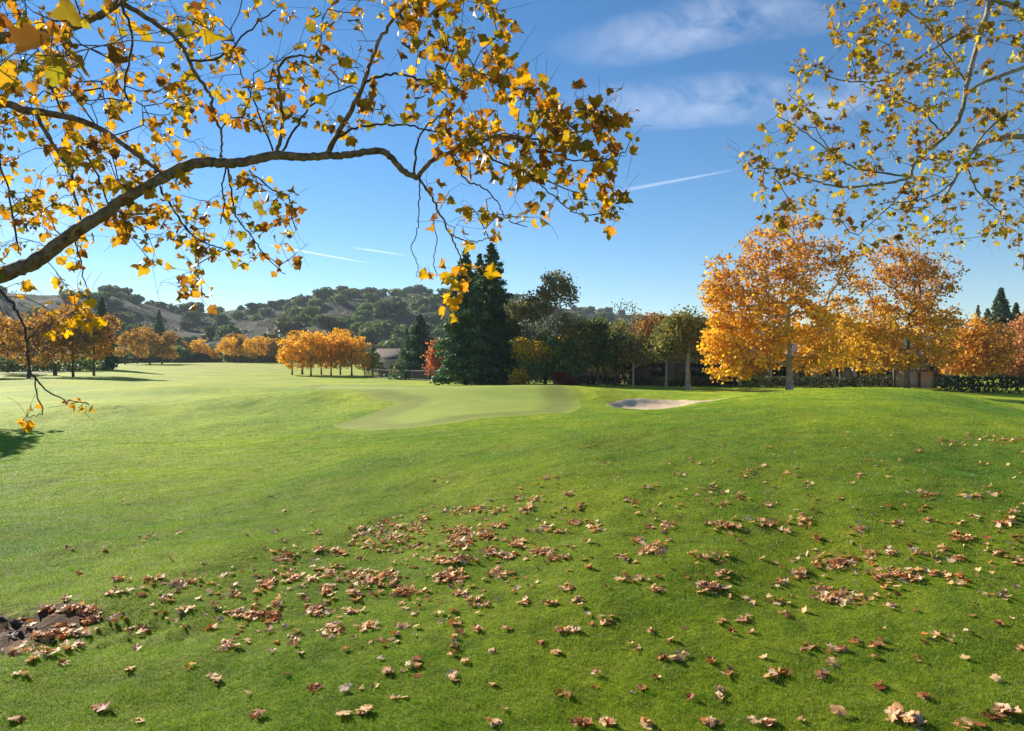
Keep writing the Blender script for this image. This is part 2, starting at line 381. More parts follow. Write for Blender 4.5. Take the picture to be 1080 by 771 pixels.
def make_grass(num=1800000):
    r0, r1 = 2.7, 46.0
    r = (np.sqrt(r0) + rng.random(num) * (np.sqrt(r1) - np.sqrt(r0))) ** 2
    th = rng.uniform(R(-41), R(41), num); x = r * np.sin(th); y = r * np.cos(th)
    sdd = poly_sd(x, y, DIRT); keep = (poly_sd(x, y, GREEN) > 0.05) & (poly_sd(x, y, SAND) > 0.1) & (rng.random(num) < sstep(-0.16, 0.22, sdd + 0.16 * fbm(x, y, 8, 3, 0.5)))
    r, x, y = r[keep], x[keep], y[keep]; k = len(r)
    fade = rng.random(k) > sstep(26, 46, r); r, x, y = r[fade], x[fade], y[fade]; k = len(r)
    z = hz(x, y)
    big = np.clip(r / 6, 1, 5)
    h = 0.021 * rng.uniform(0.55, 1.3, k) * (1 + 0.22 * fbm(x, y, 21, 3, 0.9) + 0.25 * fbm(x, y, 22, 2, 0.22)) * np.clip(1.15 - r / 160, .8, 1.2); wd = 0.0015 * big * rng.uniform(0.7, 1.4, k)
    az = rng.uniform(0, 2 * np.pi, k); lean = rng.uniform(0.1, 1.0, k); la = rng.uniform(0, 2 * np.pi, k)
    wx, wy = np.cos(az) * wd, np.sin(az) * wd
    tip = np.stack([x + np.cos(la) * lean * h, y + np.sin(la) * lean * h, z + h * np.sqrt(np.clip(1 - 0.4 * lean ** 2, 0.2, 1))], 1)
    V = np.empty((k, 3, 3)); V[:, 0] = np.stack([x - wx, y - wy, z - 0.004], 1); V[:, 1] = np.stack([x + wx, y + wy, z - 0.004], 1); V[:, 2] = tip
    b = rng.uniform(0.80, 1.18, (k, 1)); C = np.ones((k, 3)) * b
    C[rng.random(k) < 0.05] = (1.5, 1.25, 1.5)
    C = np.repeat(C, 3, 0)
    mb = MB(); mb.add(V.reshape(-1, 3), [np.arange(k * 3).reshape(-1, 3)], C)
    tag(mb.obj('grass', M['blade']), 'short green mown grass covering the lawn in the foreground', 'grass', kind='stuff')

# ------------------------------------------------------------------ hills behind the course
RIDGE = [(-500, 312), (-100, 318), (40, 322), (100, 320), (125, 321), (150, 328), (180, 333), (220, 334), (255, 330), (300, 327), (325, 318), (350, 312), (385, 311), (405, 313), (440, 309), (475, 313), (540, 316), (600, 326), (640, 330), (680, 333), (740, 337), (800, 344), (900, 352), (1080, 360), (1500, 362)]
def hill_z(x, y):
    px = 540 + 720 * x / np.maximum(y, 1.0); d = np.hypot(x, y)
    rp = np.interp(px, [a for a, b in RIDGE], [b for a, b in RIDGE])
    zr = CAM_H + (375 - rp) / 720.0 * 560
    s = sstep(205, 580, d) * 0.55 + 0.45 * np.clip((d - 205) / 360, 0, 1)
    z = -4 + (zr + 4) * np.where(d < 565, s, 1 - (d - 565) / 900)
    spur = fbm(x, y, 31, 3, 170.0) * 6 * np.sin(np.pi * np.clip((d - 205) / 365, 0, 1)) * np.clip((375 - rp) / 60, 0.3, 1)
    return z + spur + 0.6 * fbm(x, y, 33, 3, 40.0) * sstep(220, 300, d)

def make_hills():
    m, n, o = mat('dry hillside'); M['hill'] = m
    g = n.nodes.new('ShaderNodeNewGeometry'); v = g.outputs['Position']
    c = ramp(n, noise(n, v, 0.013, 5, 0.6), [(0.45, (0.11, 0.08, 0.05)), (0.58, (0.55, 0.36, 0.17))])
    br = ramp(n, noise(n, v, 0.016, 6, 0.62, 0.4), [(0.31, (0, 0, 0)), (0.42, (1, 1, 1))])
    c = mixc(n, br, c, (0.044, 0.042, 0.026))
    c = mixc(n, ramp(n, noise(n, v, 0.12, 5, 0.7), [(0.54, (0, 0, 0)), (0.62, (0.85,) * 3)]), c, (0.045, 0.055, 0.03))
    p = N(n, 'ShaderNodeBsdfPrincipled', Roughness=0.95); p.inputs['Specular IOR Level'].default_value = 0.1
    n.links.new(c, p.inputs['Base Color'])
    b = N(n, 'ShaderNodeBump', Strength=1.0, Distance=3.0); n.links.new(noise(n, v, 0.15, 5, 0.7), b.inputs['Height']); n.links.new(b.outputs[0], p.inputs['Normal'])
    n.links.new(p.outputs[0], o.inputs[0])
    ang = np.linspace(R(-58), R(58), 500); rad = np.concatenate([np.linspace(200, 600, 130), np.linspace(615, 720, 8)])
    A, Rr = np.meshgrid(ang, rad); x = Rr * np.sin(A); y = Rr * np.cos(A); z = hill_z(x, y)
    na = len(ang); i = np.arange(len(rad) - 1)[:, None] * na; j = np.arange(na - 1)[None]
    faces = np.stack([i + j, i + j + 1, i + na + j + 1, i + na + j], -1).reshape(-1, 4)
    mb = MB(); mb.add(np.stack([x, y, z], -1).reshape(-1, 3), [faces]); tag(mb.obj('hills', m, smooth=True), kind='structure')

# ------------------------------------------------------------------ growing trees
def tubes(mb, A, B, ra, rb, k=5, color=None):
    """one tapered tube per edge A->B"""
    A = np.asarray(A, float); B = np.asarray(B, float); n = len(A)
    if n == 0: return
    d = B - A; L = np.linalg.norm(d, axis=1, keepdims=True) + 1e-9; d = d / L
    ref = np.where(np.abs(d[:, 2:3]) > 0.9, np.array([[1.0, 0, 0]]), np.array([[0, 0, 1.0]]))
    u = np.cross(d, ref); u /= np.linalg.norm(u, axis=1, keepdims=True); v = np.cross(d, u)
    t = np.arange(k) * 2 * np.pi / k; ct = np.cos(t)[None, :, None]; st = np.sin(t)[None, :, None]
    ring = u[:, None] * ct + v[:, None] * st
    ext = np.minimum(np.asarray(rb).reshape(-1, 1) * 0.6, L * 0.3)
    V = np.concatenate([A[:, None] + ring * np.asarray(ra).reshape(-1, 1, 1), (B + d * ext)[:, None] + ring * np.asarray(rb).reshape(-1, 1, 1)], 1)
    base = np.arange(n)[:, None] * (2 * k); j = np.arange(k)[None]; jn = (j + 1) % k
    fs = np.stack([base + j, base + jn, base + k + jn, base + k + j], -1).reshape(-1, 4)
    mb.add(V.reshape(-1, 3), [fs], color)

def sweep(mb, P, rad, k=10):
    """one continuous tube along a polyline"""
    P = np.asarray(P, float); T = np.gradient(P, axis=0); T /= np.linalg.norm(T, axis=1, keepdims=True) + 1e-9
    u = np.cross(T[0], (0, 0, 1.0)); u = u / (np.linalg.norm(u) + 1e-9) if np.linalg.norm(u) > 1e-3 else np.array([1.0, 0, 0])
    V = []
    for p, t, r in zip(P, T, rad):
        u = u - t * (u @ t); u /= np.linalg.norm(u) + 1e-9; v = np.cross(t, u)
        for a in np.arange(k) * 2 * np.pi / k: V.append(p + (u * math.cos(a) + v * math.sin(a)) * r)
    n = len(P); i = np.arange(n - 1)[:, None] * k; j = np.arange(k)[None]; jn = (j + 1) % k
    fs = np.stack([i + j, i + jn, i + k + jn, i + k + j], -1).reshape(-1, 4)
    mb.add(V, [fs]); mb.f.append(np.array([np.arange(k)[::-1] + mb.n - len(V)])); mb.m.append(np.zeros(1)); mb.f.append(np.array([np.arange(k) + mb.n - k])); mb.m.append(np.zeros(1))

def spline(P, n=6):
    P = np.asarray(P, float); o = []
    for i in range(len(P) - 1):
        p0, p1, p2, p3 = P[max(i - 1, 0)], P[i], P[i + 1], P[min(i + 2, len(P) - 1)]
        for t in np.arange(n) / n:
            o.append(0.5 * (2 * p1 + (p2 - p0) * t + (2 * p0 - 5 * p1 + 4 * p2 - p3) * t * t + (3 * p1 - p0 - 3 * p2 + p3) * t ** 3))
    o.append(P[-1]); return np.array(o)

def grow(nodes, par, plen, targets, step, alpha, rg, jit=0.12, sag=0.0):
    """joins every target to the nearest twig already there; returns nodes, parents, index of each target"""
    cap = len(nodes) + sum(2 + int(8 / 1) for _ in targets) * 3
    X = np.empty((cap, 3)); X[:len(nodes)] = nodes; Pn = np.empty(cap, int); Pn[:len(nodes)] = par; L = np.empty(cap); L[:len(nodes)] = plen
    n = len(nodes)
    d0 = np.array([np.min(np.linalg.norm(np.asarray(nodes) - t, axis=1)) for t in targets])
    ends = np.full(len(targets), -1)
    for ti in np.argsort(d0):
        t = targets[ti]; d = np.linalg.norm(X[:n] - t, axis=1); k = int(np.argmin(d + alpha * L[:n])); dist = d[k]
        m = int(min(24, max(1, math.ceil(dist / step)))); prev = k; a = X[k].copy()
        for q in range(1, m + 1):
            f = q / m; p = a + (t - a) * f
            if q < m: p = p + rg.normal(0, jit * dist / m, 3) + np.array([0, 0, sag * dist * math.sin(math.pi * f)])
            if n >= cap: break
            X[n] = p; Pn[n] = prev; L[n] = L[prev] + dist / m; prev = n; n += 1
        ends[ti] = prev
    return X[:n], Pn[:n], ends

def pipe_radii(Pn, ends, n, rmin, p):
    cnt = np.zeros(n); np.add.at(cnt, ends[ends >= 0], 1)
    for i in range(n - 1, -1, -1):
        if Pn[i] >= 0: cnt[Pn[i]] += cnt[i]
    return rmin * np.maximum(cnt, 1) ** p

def rand_rot(n, rg):
    q = rg.normal(size=(n, 4)); q /= np.linalg.norm(q, axis=1, keepdims=True); w_, x, y, z = q.T
    return np.stack([np.stack([1 - 2 * (y * y + z * z), 2 * (x * y - z * w_), 2 * (x * z + y * w_)], -1),
                     np.stack([2 * (x * y + z * w_), 1 - 2 * (x * x + z * z), 2 * (y * z - x * w_)], -1),
                     np.stack([2 * (x * z - y * w_), 2 * (y * z + x * w_), 1 - 2 * (x * x + y * y)], -1)], 1)

CARD = np.array([(0, -0.5, 0), (0.42, -0.12, 0.10), (0.2, 0.5, 0.0), (-0.2, 0.42, 0.02), (-0.46, -0.1, 0.12)])
CARD_T = np.array([(0, 1, 2), (0, 2, 3), (0, 3, 4)])
def cards(mb, P, size, C, rg, flat=0.0):
    n = len(P); Rm = rand_rot(n, rg); S = np.asarray(size).reshape(-1, 1, 1) * np.ones((n, 1, 1))
    V = np.einsum('nij,kj->nki', Rm, CARD) * S
    if flat: V[..., 2] *= (1 - flat)
    V += P[:, None]
    fs = (np.arange(n)[:, None, None] * 5 + CARD_T[None]).reshape(-1, 3)
    mb.add(V.reshape(-1, 3), [fs], np.repeat(C, 5, 0))

def palette_pick(n, pal, rg, blend=0.25):
    W = np.array([p[0] for p in pal], float); W /= W.sum(); Cc = np.array([p[1] for p in pal])
    c = Cc[rg.choice(len(pal), n, p=W)]; c2 = Cc[rg.choice(len(pal), n, p=W)]
    return np.clip((c * (1 - blend) + c2 * blend) * rg.uniform(0.78, 1.22, (n, 1)), 0.005, 0.95)

GOLD = [(4, (0.80, 0.45, 0.035)), (2.4, (0.72, 0.35, 0.03)), (2.4, (0.86, 0.56, 0.06)), (0.9, (0.42, 0.20, 0.035)), (0.6, (0.42, 0.36, 0.05))]
RUST = [(3, (0.42, 0.23, 0.06)), (3, (0.34, 0.18, 0.065)), (1.5, (0.25, 0.13, 0.06)), (1.4, (0.54, 0.32, 0.06)), (0.7, (0.3, 0.23, 0.06))]
BROWN = [(3, (0.42, 0.25, 0.075)), (2, (0.35, 0.18, 0.07)), (2, (0.52, 0.31, 0.07)), (1, (0.27, 0.20, 0.07))]
OAK = [(3, (0.129, 0.173, 0.061)), (2, (0.183, 0.226, 0.081)), (1, (0.097, 0.129, 0.056)), (0.5, (0.281, 0.281, 0.107))]
EUC = [(3, (0.151, 0.173, 0.092)), (2, (0.223, 0.223, 0.121)), (1, (0.304, 0.223, 0.101))]
GREYG = [(3, (0.193, 0.214, 0.138)), (2, (0.138, 0.166, 0.097)), (1, (0.248, 0.248, 0.166))]
OLIVE = [(3, (0.255, 0.238, 0.063)), (2, (0.365, 0.292, 0.073)), (1, (0.51, 0.328, 0.073)), (1, (0.146, 0.155, 0.055))]
REDP = [(3, (0.36, 0.085, 0.07)), (2, (0.44, 0.15, 0.11)), (1, (0.26, 0.06, 0.05))]
PINK = [(3, (0.52, 0.25, 0.14)), (2, (0.45, 0.19, 0.10)), (1, (0.6, 0.33, 0.17))]
REDW = [(3, (0.07, 0.133, 0.066)), (2, (0.106, 0.179, 0.083)), (1, (0.046, 0.089, 0.05)), (0.8, (0.165, 0.232, 0.098))]
BLUEC = [(3, (0.094, 0.156, 0.102)), (2, (0.14, 0.203, 0.125)), (1, (0.055, 0.094, 0.07))]
YELL = [(3, (0.62, 0.40, 0.04)), (2, (0.5, 0.36, 0.05)), (1, (0.6, 0.28, 0.03))]

def lobes_crown(rg, lobes, n, shell=0.55, gap=0.0, seed=0):
    """points in a union of ellipsoids (x, y, z, rx, ry, rz), pushed towards the outside"""
    out_ = []; vol = np.array([l[3] * l[4] * l[5] for l in lobes]); pr = vol ** 0.75 / (vol ** 0.75).sum()
    while len(out_) < n:
        l = lobes[rg.choice(len(lobes), p=pr)]
        d = rg.normal(size=3); d /= np.linalg.norm(d); r = rg.random() ** (1 / (3 + 4 * shell))
        p = np.array(l[:3]) + d * r * np.array(l[3:6])
        if gap and fbm(p[0] + p[2] * 0.7, p[1] - p[2] * 0.6, seed + 5, 2, 2.4) < gap * 2 - 1.2: continue
        out_.append(p)
    return np.array(out_)

def broadleaf(H, lobes, nclus, per, leaf, pal, seed, trunk_r, trunk_to, clus_r, colour_fn=None, gap=0.0, rmin=0.012, pw=0.43, alpha=0.35, shell=0.5, lean=(0, 0), fork=None, step=0.7):
    """mesh pair (wood, crown) of a broadleaved tree standing at the origin"""
    rg = np.random.default_rng(seed)
    T = lobes_crown(rg, lobes, nclus, shell, gap, seed)
    tz = np.linspace(-0.25, trunk_to, 12); tr = np.stack([lean[0] * (tz / H) ** 1.5 * np.sign(tz) if lean[0] else 0 * tz, lean[1] * tz / H, tz], 1) if False else np.stack([lean[0] * np.clip(tz, 0, None) / H, lean[1] * np.clip(tz, 0, None) / H, tz], 1)
    tr[1:, :2] += rg.normal(0, trunk_r * 0.22, (11, 2)).cumsum(0) * 0.5
    par = np.arange(-1, 11); pl = np.clip(tz, 0, None) * 0.2
    # twigs may only leave the stem above the bole
    first = int(np.searchsorted(tz, trunk_to * (fork if fork else 0.45)))
    pl2 = pl.copy(); pl2[:first] = 1e6
    X, Pn, ends = grow(tr, par, pl2, list(T), step, alpha, rg, 0.14, 0.05)
    rad = pipe_radii(Pn, ends, len(X), rmin, pw)
    base = trunk_r * (1.0 - 0.55 * np.clip(tz / trunk_to, 0, 1)); base[:2] *= 1.25
    rad = np.minimum(rad, trunk_r * 0.55); rad[:12] = base
    e = np.arange(1, len(X)); e = e[Pn[e] >= 0]
    ra = np.minimum(rad[Pn[e]], rad[e] * 1.5); ra[e < 12] = rad[Pn[e[e < 12]]]
    wood = MB(); tk = e < 12
    tubes(wood, X[Pn[e[tk]]], X[e[tk]], ra[tk], rad[e[tk]], 9)
    tubes(wood, X[Pn[e[~tk]]], X[e[~tk]], ra[~tk], rad[e[~tk]], 5)
    Pc = np.repeat(X[ends], per, 0); n = len(Pc)
    Pc = Pc + rg.normal(0, 1, (n, 3)) * clus_r * np.array([1, 1, 0.75])
    cl_b = np.repeat(rg.uniform(0.75, 1.25, (nclus, 1)), per, 0)
    C = palette_pick(n, pal, rg) * cl_b
    if colour_fn is not None: Pc, C = colour_fn(Pc, C, rg)
    crown = MB(); cards(crown, Pc, leaf * rg.uniform(0.65, 1.35, len(Pc)), np.clip(C, 0.004, 0.9), rg)
    return wood, crown

def conifer(H, rb, seed, pal, tiers=34, per=150, droop=0.25, leaf=0.34, trunk_r=0.2, base=0.06, power=0.85, rag=0.25, lean=0.0):
    rg = np.random.default_rng(seed)
    wood = MB(); zz = np.linspace(-0.2, H * 0.99, 9)
    sweep(wood, np.stack([0 * zz + lean * zz / H, 0 * zz, zz], 1), np.clip(trunk_r * (1 - zz / H), 0.012, None), 8)
    A = []; B = []; P = []; Cs = []
    nb = tiers * 7
    for i in range(nb):
        f = base + (1 - base) * (i + rg.random()) / nb; z = H * f
        R_ = rb * (1 - f) ** power * rg.uniform(1 - rag, 1 + rag * 0.6) * (1 + 0.12 * math.sin(f * 37 + seed)) + 0.10
        a = i * 2.399 + rg.normal(0, 0.3); up = 0.5 * max(0, f - 0.6)
        d = np.array([math.cos(a), math.sin(a), 0]); o = np.array([lean * f, 0, z])
        tip = o + d * R_ + np.array([0, 0, (up - droop * (1 - f)) * R_])
        A.append(o); B.append(tip)
        k = max(14, int(per * (0.3 + R_ / rb))); t = rg.random(k) ** 0.6
        p = o + (tip - o) * t[:, None] + np.cross(d, (0, 0, 1)) * (rg.normal(0, 1, k) * 0.16 * R_ * (1.15 - t * 0.7))[:, None] + rg.normal(0, 1, (k, 3)) * 0.05 * (0.6 + R_)
        p[:, 2] -= 0.06 * R_ * rg.random(k) + 0.05 * np.sin(t * 3.1) * R_
        P.append(p); c = palette_pick(k, pal, rg) * rg.uniform(0.75, 1.2); Cs.append(c)
    tubes(wood, A, B, np.full(nb, trunk_r * 0.13), np.full(nb, trunk_r * 0.04), 4)
    P = np.concatenate(P); Cs = np.concatenate(Cs); n = len(P)
    crown = MB(); cards(crown, P, leaf * rg.uniform(0.6, 1.3, n) * (0.6 + 0.4 * (1 - P[:, 2] / H)), np.clip(Cs, 0.004, 0.9), rg, 0.25)
    return wood, crown

def plant(name, meshes, px, Y, label, cat='tree', group=None, rz=0.0, sc=1.0, dz=0.0, z=None, x=None):
    """one tree: an Empty at its foot with trunk and crown (mesh data may be shared)"""
    x = gx(px, Y) if x is None else x
    zz = float(hz(x, Y)) if z is None else z
    e = empty(name, (x, Y, zz + dz), rz, sc); tag(e, label, cat, group)
    for nm, me in meshes: link(bpy.data.objects.new(nm, me), e)
    return e

def tree_meshes(pair, bark, leafm, nm=('trunk', 'crown')):
    return [(nm[0], pair[0].mesh(nm[0], bark, True)), (nm[1], pair[1].mesh(nm[1], leafm))]

# ------------------------------------------------------------------ build: the ground and the hills
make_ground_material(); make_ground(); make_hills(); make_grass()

# ------------------------------------------------------------------ hillside oaks (small, one mesh each, shared)
def oak_mesh(seed, pal, n=620, sq=0.8):
    rg = np.random.default_rng(seed)
    lobes = [(rg.uniform(-1.9, 1.9), rg.uniform(-1.9, 1.9), rg.uniform(0.9, 4.6) * sq, rg.uniform(1.5, 2.5), rg.uniform(1.3, 2.4), rg.uniform(1.1, 1.9) * sq) for _ in range(12)]
    P = lobes_crown(rg, lobes, n, 1.2); C = palette_pick(n, pal, rg)
    mb = MB(); cards(mb, P, 0.95 * rg.uniform(0.6, 1.4, n), C, rg)
    tubes(mb, [(0, 0, -1.5), (0, 0, 1.6), (0, 0, 1.6)], [(0, 0, 1.6), (1.2, 0.5, 3.4), (-1.0, -0.6, 3.6)], [0.35, 0.2, 0.2], [0.25, 0.08, 0.08], 5, (0.05, 0.04, 0.03))
    return mb.mesh('hillside_oak', M['green'])
def make_hill_oaks():
    rg = np.random.default_rng(5)
    DRYOAK = [(3, (0.10, 0.095, 0.04)), (2, (0.07, 0.08, 0.035)), (1, (0.15, 0.12, 0.05))]
    ms = [oak_mesh(100 + i, OAK if i < 5 else DRYOAK, 620, 0.75 + 0.06 * (i % 4)) for i in range(7)]
    spots = []
    def zone(px0, px1, d0, d1, n, s0=0.8, s1=1.25, kinds=7):
        for _ in range(n):
            spots.append((rg.uniform(px0, px1), math.sqrt(rg.uniform(d0 ** 2, d1 ** 2)), rg.uniform(s0, s1), rg.integers(kinds), 'slope'))
    zone(330, 480, 225, 330, 62, 0.9, 1.5); zone(300, 480, 330, 545, 64, 1.0, 1.7)
    zone(480, 770, 225, 540, 62, 0.9, 1.5)
    zone(90, 310, 212, 240, 40, 0.8, 1.2); zone(60, 310, 255, 540, 58, 0.9, 1.6)
    zone(-60, 90, 215, 500, 12); zone(770, 1120, 220, 420, 22)
    for px in (352, 360, 367, 373, 379, 385, 391, 397, 403, 108, 117, 124, 163, 172, 232, 255, 278, 298, 304, 318, 326, 335, 343, 418, 426, 444, 452, 606, 615, 624, 633, 642, 655):
        spots.append((px, 556 + rg.uniform(-8, 4), rg.uniform(0.75, 1.2) * (1.25 if 350 < px < 410 else 1), rg.integers(7), 'ridge'))
    for px, d, s, k, kind in spots:
        th = math.atan((px - 540) / 720); x, y = d * math.sin(th), d * math.cos(th)
        z = max(float(hill_z(x, y)), float(hz(x, y)))
        o = link(bpy.data.objects.new('oak_tree', ms[k]))
        o.location = (x, y, z - 0.4 * s); o.rotation_euler = (0, 0, rg.uniform(0, 6.28)); o.scale = (s * rg.uniform(0.9, 1.25), s, s * rg.uniform(0.8, 1.1))
        if kind == 'ridge': tag(o, 'small dark oak standing against the sky on the crest of the far hills', 'tree', 'oaks along the crest of the hills')
        else: tag(o, 'dark green rounded oak growing on the slope of the far hills', 'tree', 'oaks on the slopes of the hills')
make_hill_oaks()
def make_scrub():
    rg = np.random.default_rng(9); P = []; n = 1500
    px = rg.uniform(-60, 800, n); d = np.sqrt(rg.uniform(215 ** 2, 560 ** 2, n)); th = np.arctan((px - 540) / 720); x, y = d * np.sin(th), d * np.cos(th)
    k = fbm(x, y, 51, 3, 90.0) > -.15; x, y = x[k], y[k]; z = np.maximum(hill_z(x, y), hz(x, y)); r = rg.uniform(.8, 2.2, len(x)); C = np.stack([x, y, z + r * .3], 1)
    m_ = 16; Q = np.repeat(C, m_, 0) + rg.normal(0, 1, (len(C) * m_, 3)) * np.repeat(r, m_)[:, None] * np.array([.75, .75, .38]); mb = MB()
    cards(mb, Q, rg.uniform(.5, 1.1, len(Q)), palette_pick(len(Q), [(3, (.07, .07, .035)), (2, (.10, .09, .05)), (1, (.14, .11, .06))], rg) * np.repeat(rg.uniform(.7, 1.25, (len(C), 1)), m_, 0), rg)
    tag(mb.obj('hill_scrub', M['green']), 'low dark scrub scattered over the dry far hillsides', 'scrub', kind='stuff')
make_scrub()

# ------------------------------------------------------------------ autumn trees along the fairway
def small_sycamore(seed, pal, H=8.5, w=2.6, base=1.5, n=260, per=16):
    rg = np.random.default_rng(seed); w = w * rg.uniform(.82, 1.15); n = int(n * rg.uniform(.7, 1.15))
    lobes = [(rg.uniform(-.5, .5), rg.uniform(-.5, .5), base + (H - base) * rg.uniform(.36, .5), w * .85, w * .85, (H - base) * 0.38), (rg.uniform(-.8, .8), rg.uniform(-.8, .8), base + (H - base) * 0.72, w * .7, w * .7, (H - base) * 0.27)]
    for i in range(8):
        a = rg.uniform(0, 6.28); q = rg.uniform(.3, .6); lobes.append((math.cos(a) * w * .75, math.sin(a) * w * .75, base + (H - base) * rg.uniform(.15, .85), w * q, w * q, w * q * .85))
    return broadleaf(H, lobes, n, per, 0.26, pal, seed, 0.15, H * 0.72, 0.26, None, 0.45, 0.012, 0.42, fork=0.32)
SYC_RUST = [tree_meshes(small_sycamore(40 + i, RUST if i else BROWN), M['bark_dark'], M['crown']) for i in range(4)]
SYC_GOLD = [tree_meshes(small_sycamore(50 + i, GOLD), M['bark_dark'], M['crown']) for i in range(4)]
SYC_BROWN = [tree_meshes(small_sycamore(60 + i, BROWN), M['bark_dark'], M['crown']) for i in range(2)]
def row(items, kinds, H0, group, labels):
    rg = np.random.default_rng(len(items) * 7 + int(items[0][0]) % 50)
    for i, ((px, Y, top), lab) in enumerate(zip(items, labels)):
        x = gx(px, Y); z = float(hz(x, Y)); ztop = CAM_H + (375 - top) / 720 * Y
        s = (ztop - z) / H0; ws = s * rg.uniform(0.8, 1.25)
        plant('sycamore_tree', kinds[i % len(kinds)], px, Y, lab, group=group, rz=rg.uniform(0, 6.28), sc=(ws, ws, s))
row([(-28, 78, 326), (8, 92, 334), (30, 74, 326), (58, 84, 322), (77, 80, 322), (99, 84, 334)], SYC_RUST, 8.5, 'rust brown sycamores at the left edge of the fairway',
    ['rust brown sycamore cut by the left border of the photo', 'dull brown sycamore behind the leftmost trunks of the left grove', 'rust sycamore with the thick dark trunk nearest the left border',
     'tall rust sycamore in the middle of the left grove', 'tall rust orange sycamore before the dark spire conifer', 'lower rust sycamore at the right end of the left grove'])
row([(132, 160, 349), (145, 168, 345), (158, 160, 346), (171, 164, 350)], SYC_BROWN, 8.5, 'brown sycamores in the second group from the left',
    ['brown sycamore at the left end of the second grove', 'brown sycamore second from left in the second grove', 'brown sycamore third from left in the second grove', 'brown sycamore at the right end of the second grove'])
row([(198, 205, 360), (211, 200, 357), (227, 195, 367)], [SYC_BROWN[1], SYC_GOLD[0], SYC_GOLD[1]], 8.5, 'small far autumn trees between the two groves',
    ['far brown tree left of the small gold one', 'far round gold brown tree beside the small yellow one', 'lowest far yellow tree standing by itself at the wood edge'])
row([(244, 190, 355), (254, 196, 352), (264, 186, 356), (276, 194, 354), (286, 188, 357)], [SYC_GOLD[1], SYC_RUST[1], SYC_GOLD[2]], 8.5, 'far golden trees in a tight row below the hill',
    ['far golden tree at the left end of the tight row', 'far orange tree second from left in the tight row', 'far golden tree in the middle of the tight row', 'far golden tree second from right in the tight row', 'far orange tree at the right end of the tight row'])
row([(308, 108, 356), (319, 112, 348), (328, 106, 349), (339, 113, 350), (349, 108, 351), (359, 114, 346), (371, 108, 354)], SYC_GOLD, 8.5, 'bright golden sycamores grouped beyond the green',
    ['low bright gold sycamore at the left end of the golden grove', 'bright gold sycamore second from left in the golden grove', 'tall gold sycamore third from left in the golden grove', 'gold sycamore in the middle of the golden grove',
     'gold sycamore third from right in the golden grove', 'orange topped sycamore second from right in the golden grove', 'gold sycamore at the right end of the golden grove'])
plant('sycamore_tree', SYC_RUST[1], 0, 32, 'rust sycamore outside the left border shading the near lawn', x=-28.6, sc=1.0)

# the big golden tree on the right, the sparser one beside it and their neighbours
def lob(items, px0, py0, mpp):
    return [((px - px0) * mpp, dy, (py0 - py) * mpp, rx * mpp, ry, rz * mpp) for px, py, rx, rz, dy, ry in items]
def fade_up(z0, z1, pal_top, keep_top):
    def fn(P, C, rg):
        t = sstep(z0, z1, P[:, 2] + rg.normal(0, 0.5, len(P)))
        top = palette_pick(len(P), pal_top, rg); m = rg.random(len(P)) < t * 0.72
        C = np.where(m[:, None], top, C); k = rg.random(len(P)) < 1 - t * (1 - keep_top)
        return P[k], C[k]
    return fn
TOPP = [(3, (0.46, 0.20, 0.065)), (2, (0.34, 0.14, 0.07)), (3, (0.68, 0.34, 0.05)), (1, (0.5, 0.27, 0.10))]
mp = 45 / 720
L = lob([(785, 365, 42, 27, 0, 2.6), (855, 368, 46, 24, 0.4, 2.6), (820, 340, 60, 26, 0, 3.4), (800, 305, 52, 30, -.2, 3.0), (850, 300, 52, 36, .3, 3.2), (775, 290, 34, 26, 0, 2.2), (815, 258, 34, 24, 0, 2.2), (865, 268, 36, 24, 0, 2.2), (765, 385, 22, 16, -.6, 1.6), (840, 240, 16, 12, 0, 1.2), (768, 325, 27, 24, .2, 2), (765, 358, 24, 24, 0, 1.8), (755, 300, 16, 20, 0, 1.4), (800, 285, 24, 24, -.8, 1.6), (885, 330, 22, 20, 0, 1.8)], 833, 411, mp)
big = broadleaf(11, L, 900, 30, 0.185, GOLD, 71, 0.21, 5.4, 0.23, fade_up(4.6, 7.4, TOPP, 0.5), 0.5, 0.013, 0.43, fork=0.24)
plant('sycamore_tree', tree_meshes(big, M['bark_pale'], M['crown']), 833, 45, 'largest golden sycamore with a pale trunk on the right mound')
mp = 51 / 720
L = lob([(930, 365, 38, 26, 0, 2.6), (970, 360, 38, 28, .4, 2.6), (945, 335, 46, 26, 0, 3), (950, 302, 52, 26, 0, 2.8), (932, 280, 30, 26, 0, 2.2), (984, 288, 26, 24, 0, 2), (988, 330, 24, 22, 0, 2), (912, 340, 26, 22, 0, 2), (950, 258, 18, 16, 0, 1.4), (968, 268, 14, 14, 0, 1.2)], 957, 408, mp)
big2 = broadleaf(11, L, 680, 28, 0.185, [(3, (0.66, 0.39, 0.04)), (2, (0.52, 0.29, 0.04)), (2, (0.42, 0.31, 0.05)), (1.5, (0.76, 0.46, 0.04))], 73, 0.19, 5.6, 0.24, fade_up(4.2, 7.0, TOPP, 0.5), 0.54, 0.013, 0.43, fork=0.24)
plant('sycamore_tree', tree_meshes(big2, M['bark_far'], M['crown']), 957, 51, 'tall sparse brown topped sycamore right of the largest golden one')
mp = 56 / 720
L = lob([(880, 355, 34, 22, 0, 2.2), (905, 368, 30, 20, 0, 2.2), (870, 375, 26, 16, 0, 2)], 887, 408, mp)
plant('sycamore_tree', tree_meshes(broadleaf(6, L, 260, 22, 0.19, GOLD + RUST, 75, 0.17, 4, 0.3, None, 0.25, fork=0.3), M['bark_far'], M['crown']), 887, 56, 'low rust brown tree in the gap between the two tallest sycamores')
mp = 54 / 720
L = lob([(1010, 368, 24, 20, 0, 2), (1038, 362, 30, 24, 0, 2), (1025, 378, 36, 16, 0, 2.2), (1020, 345, 18, 12, 0, 1.4)], 1026, 408, mp)
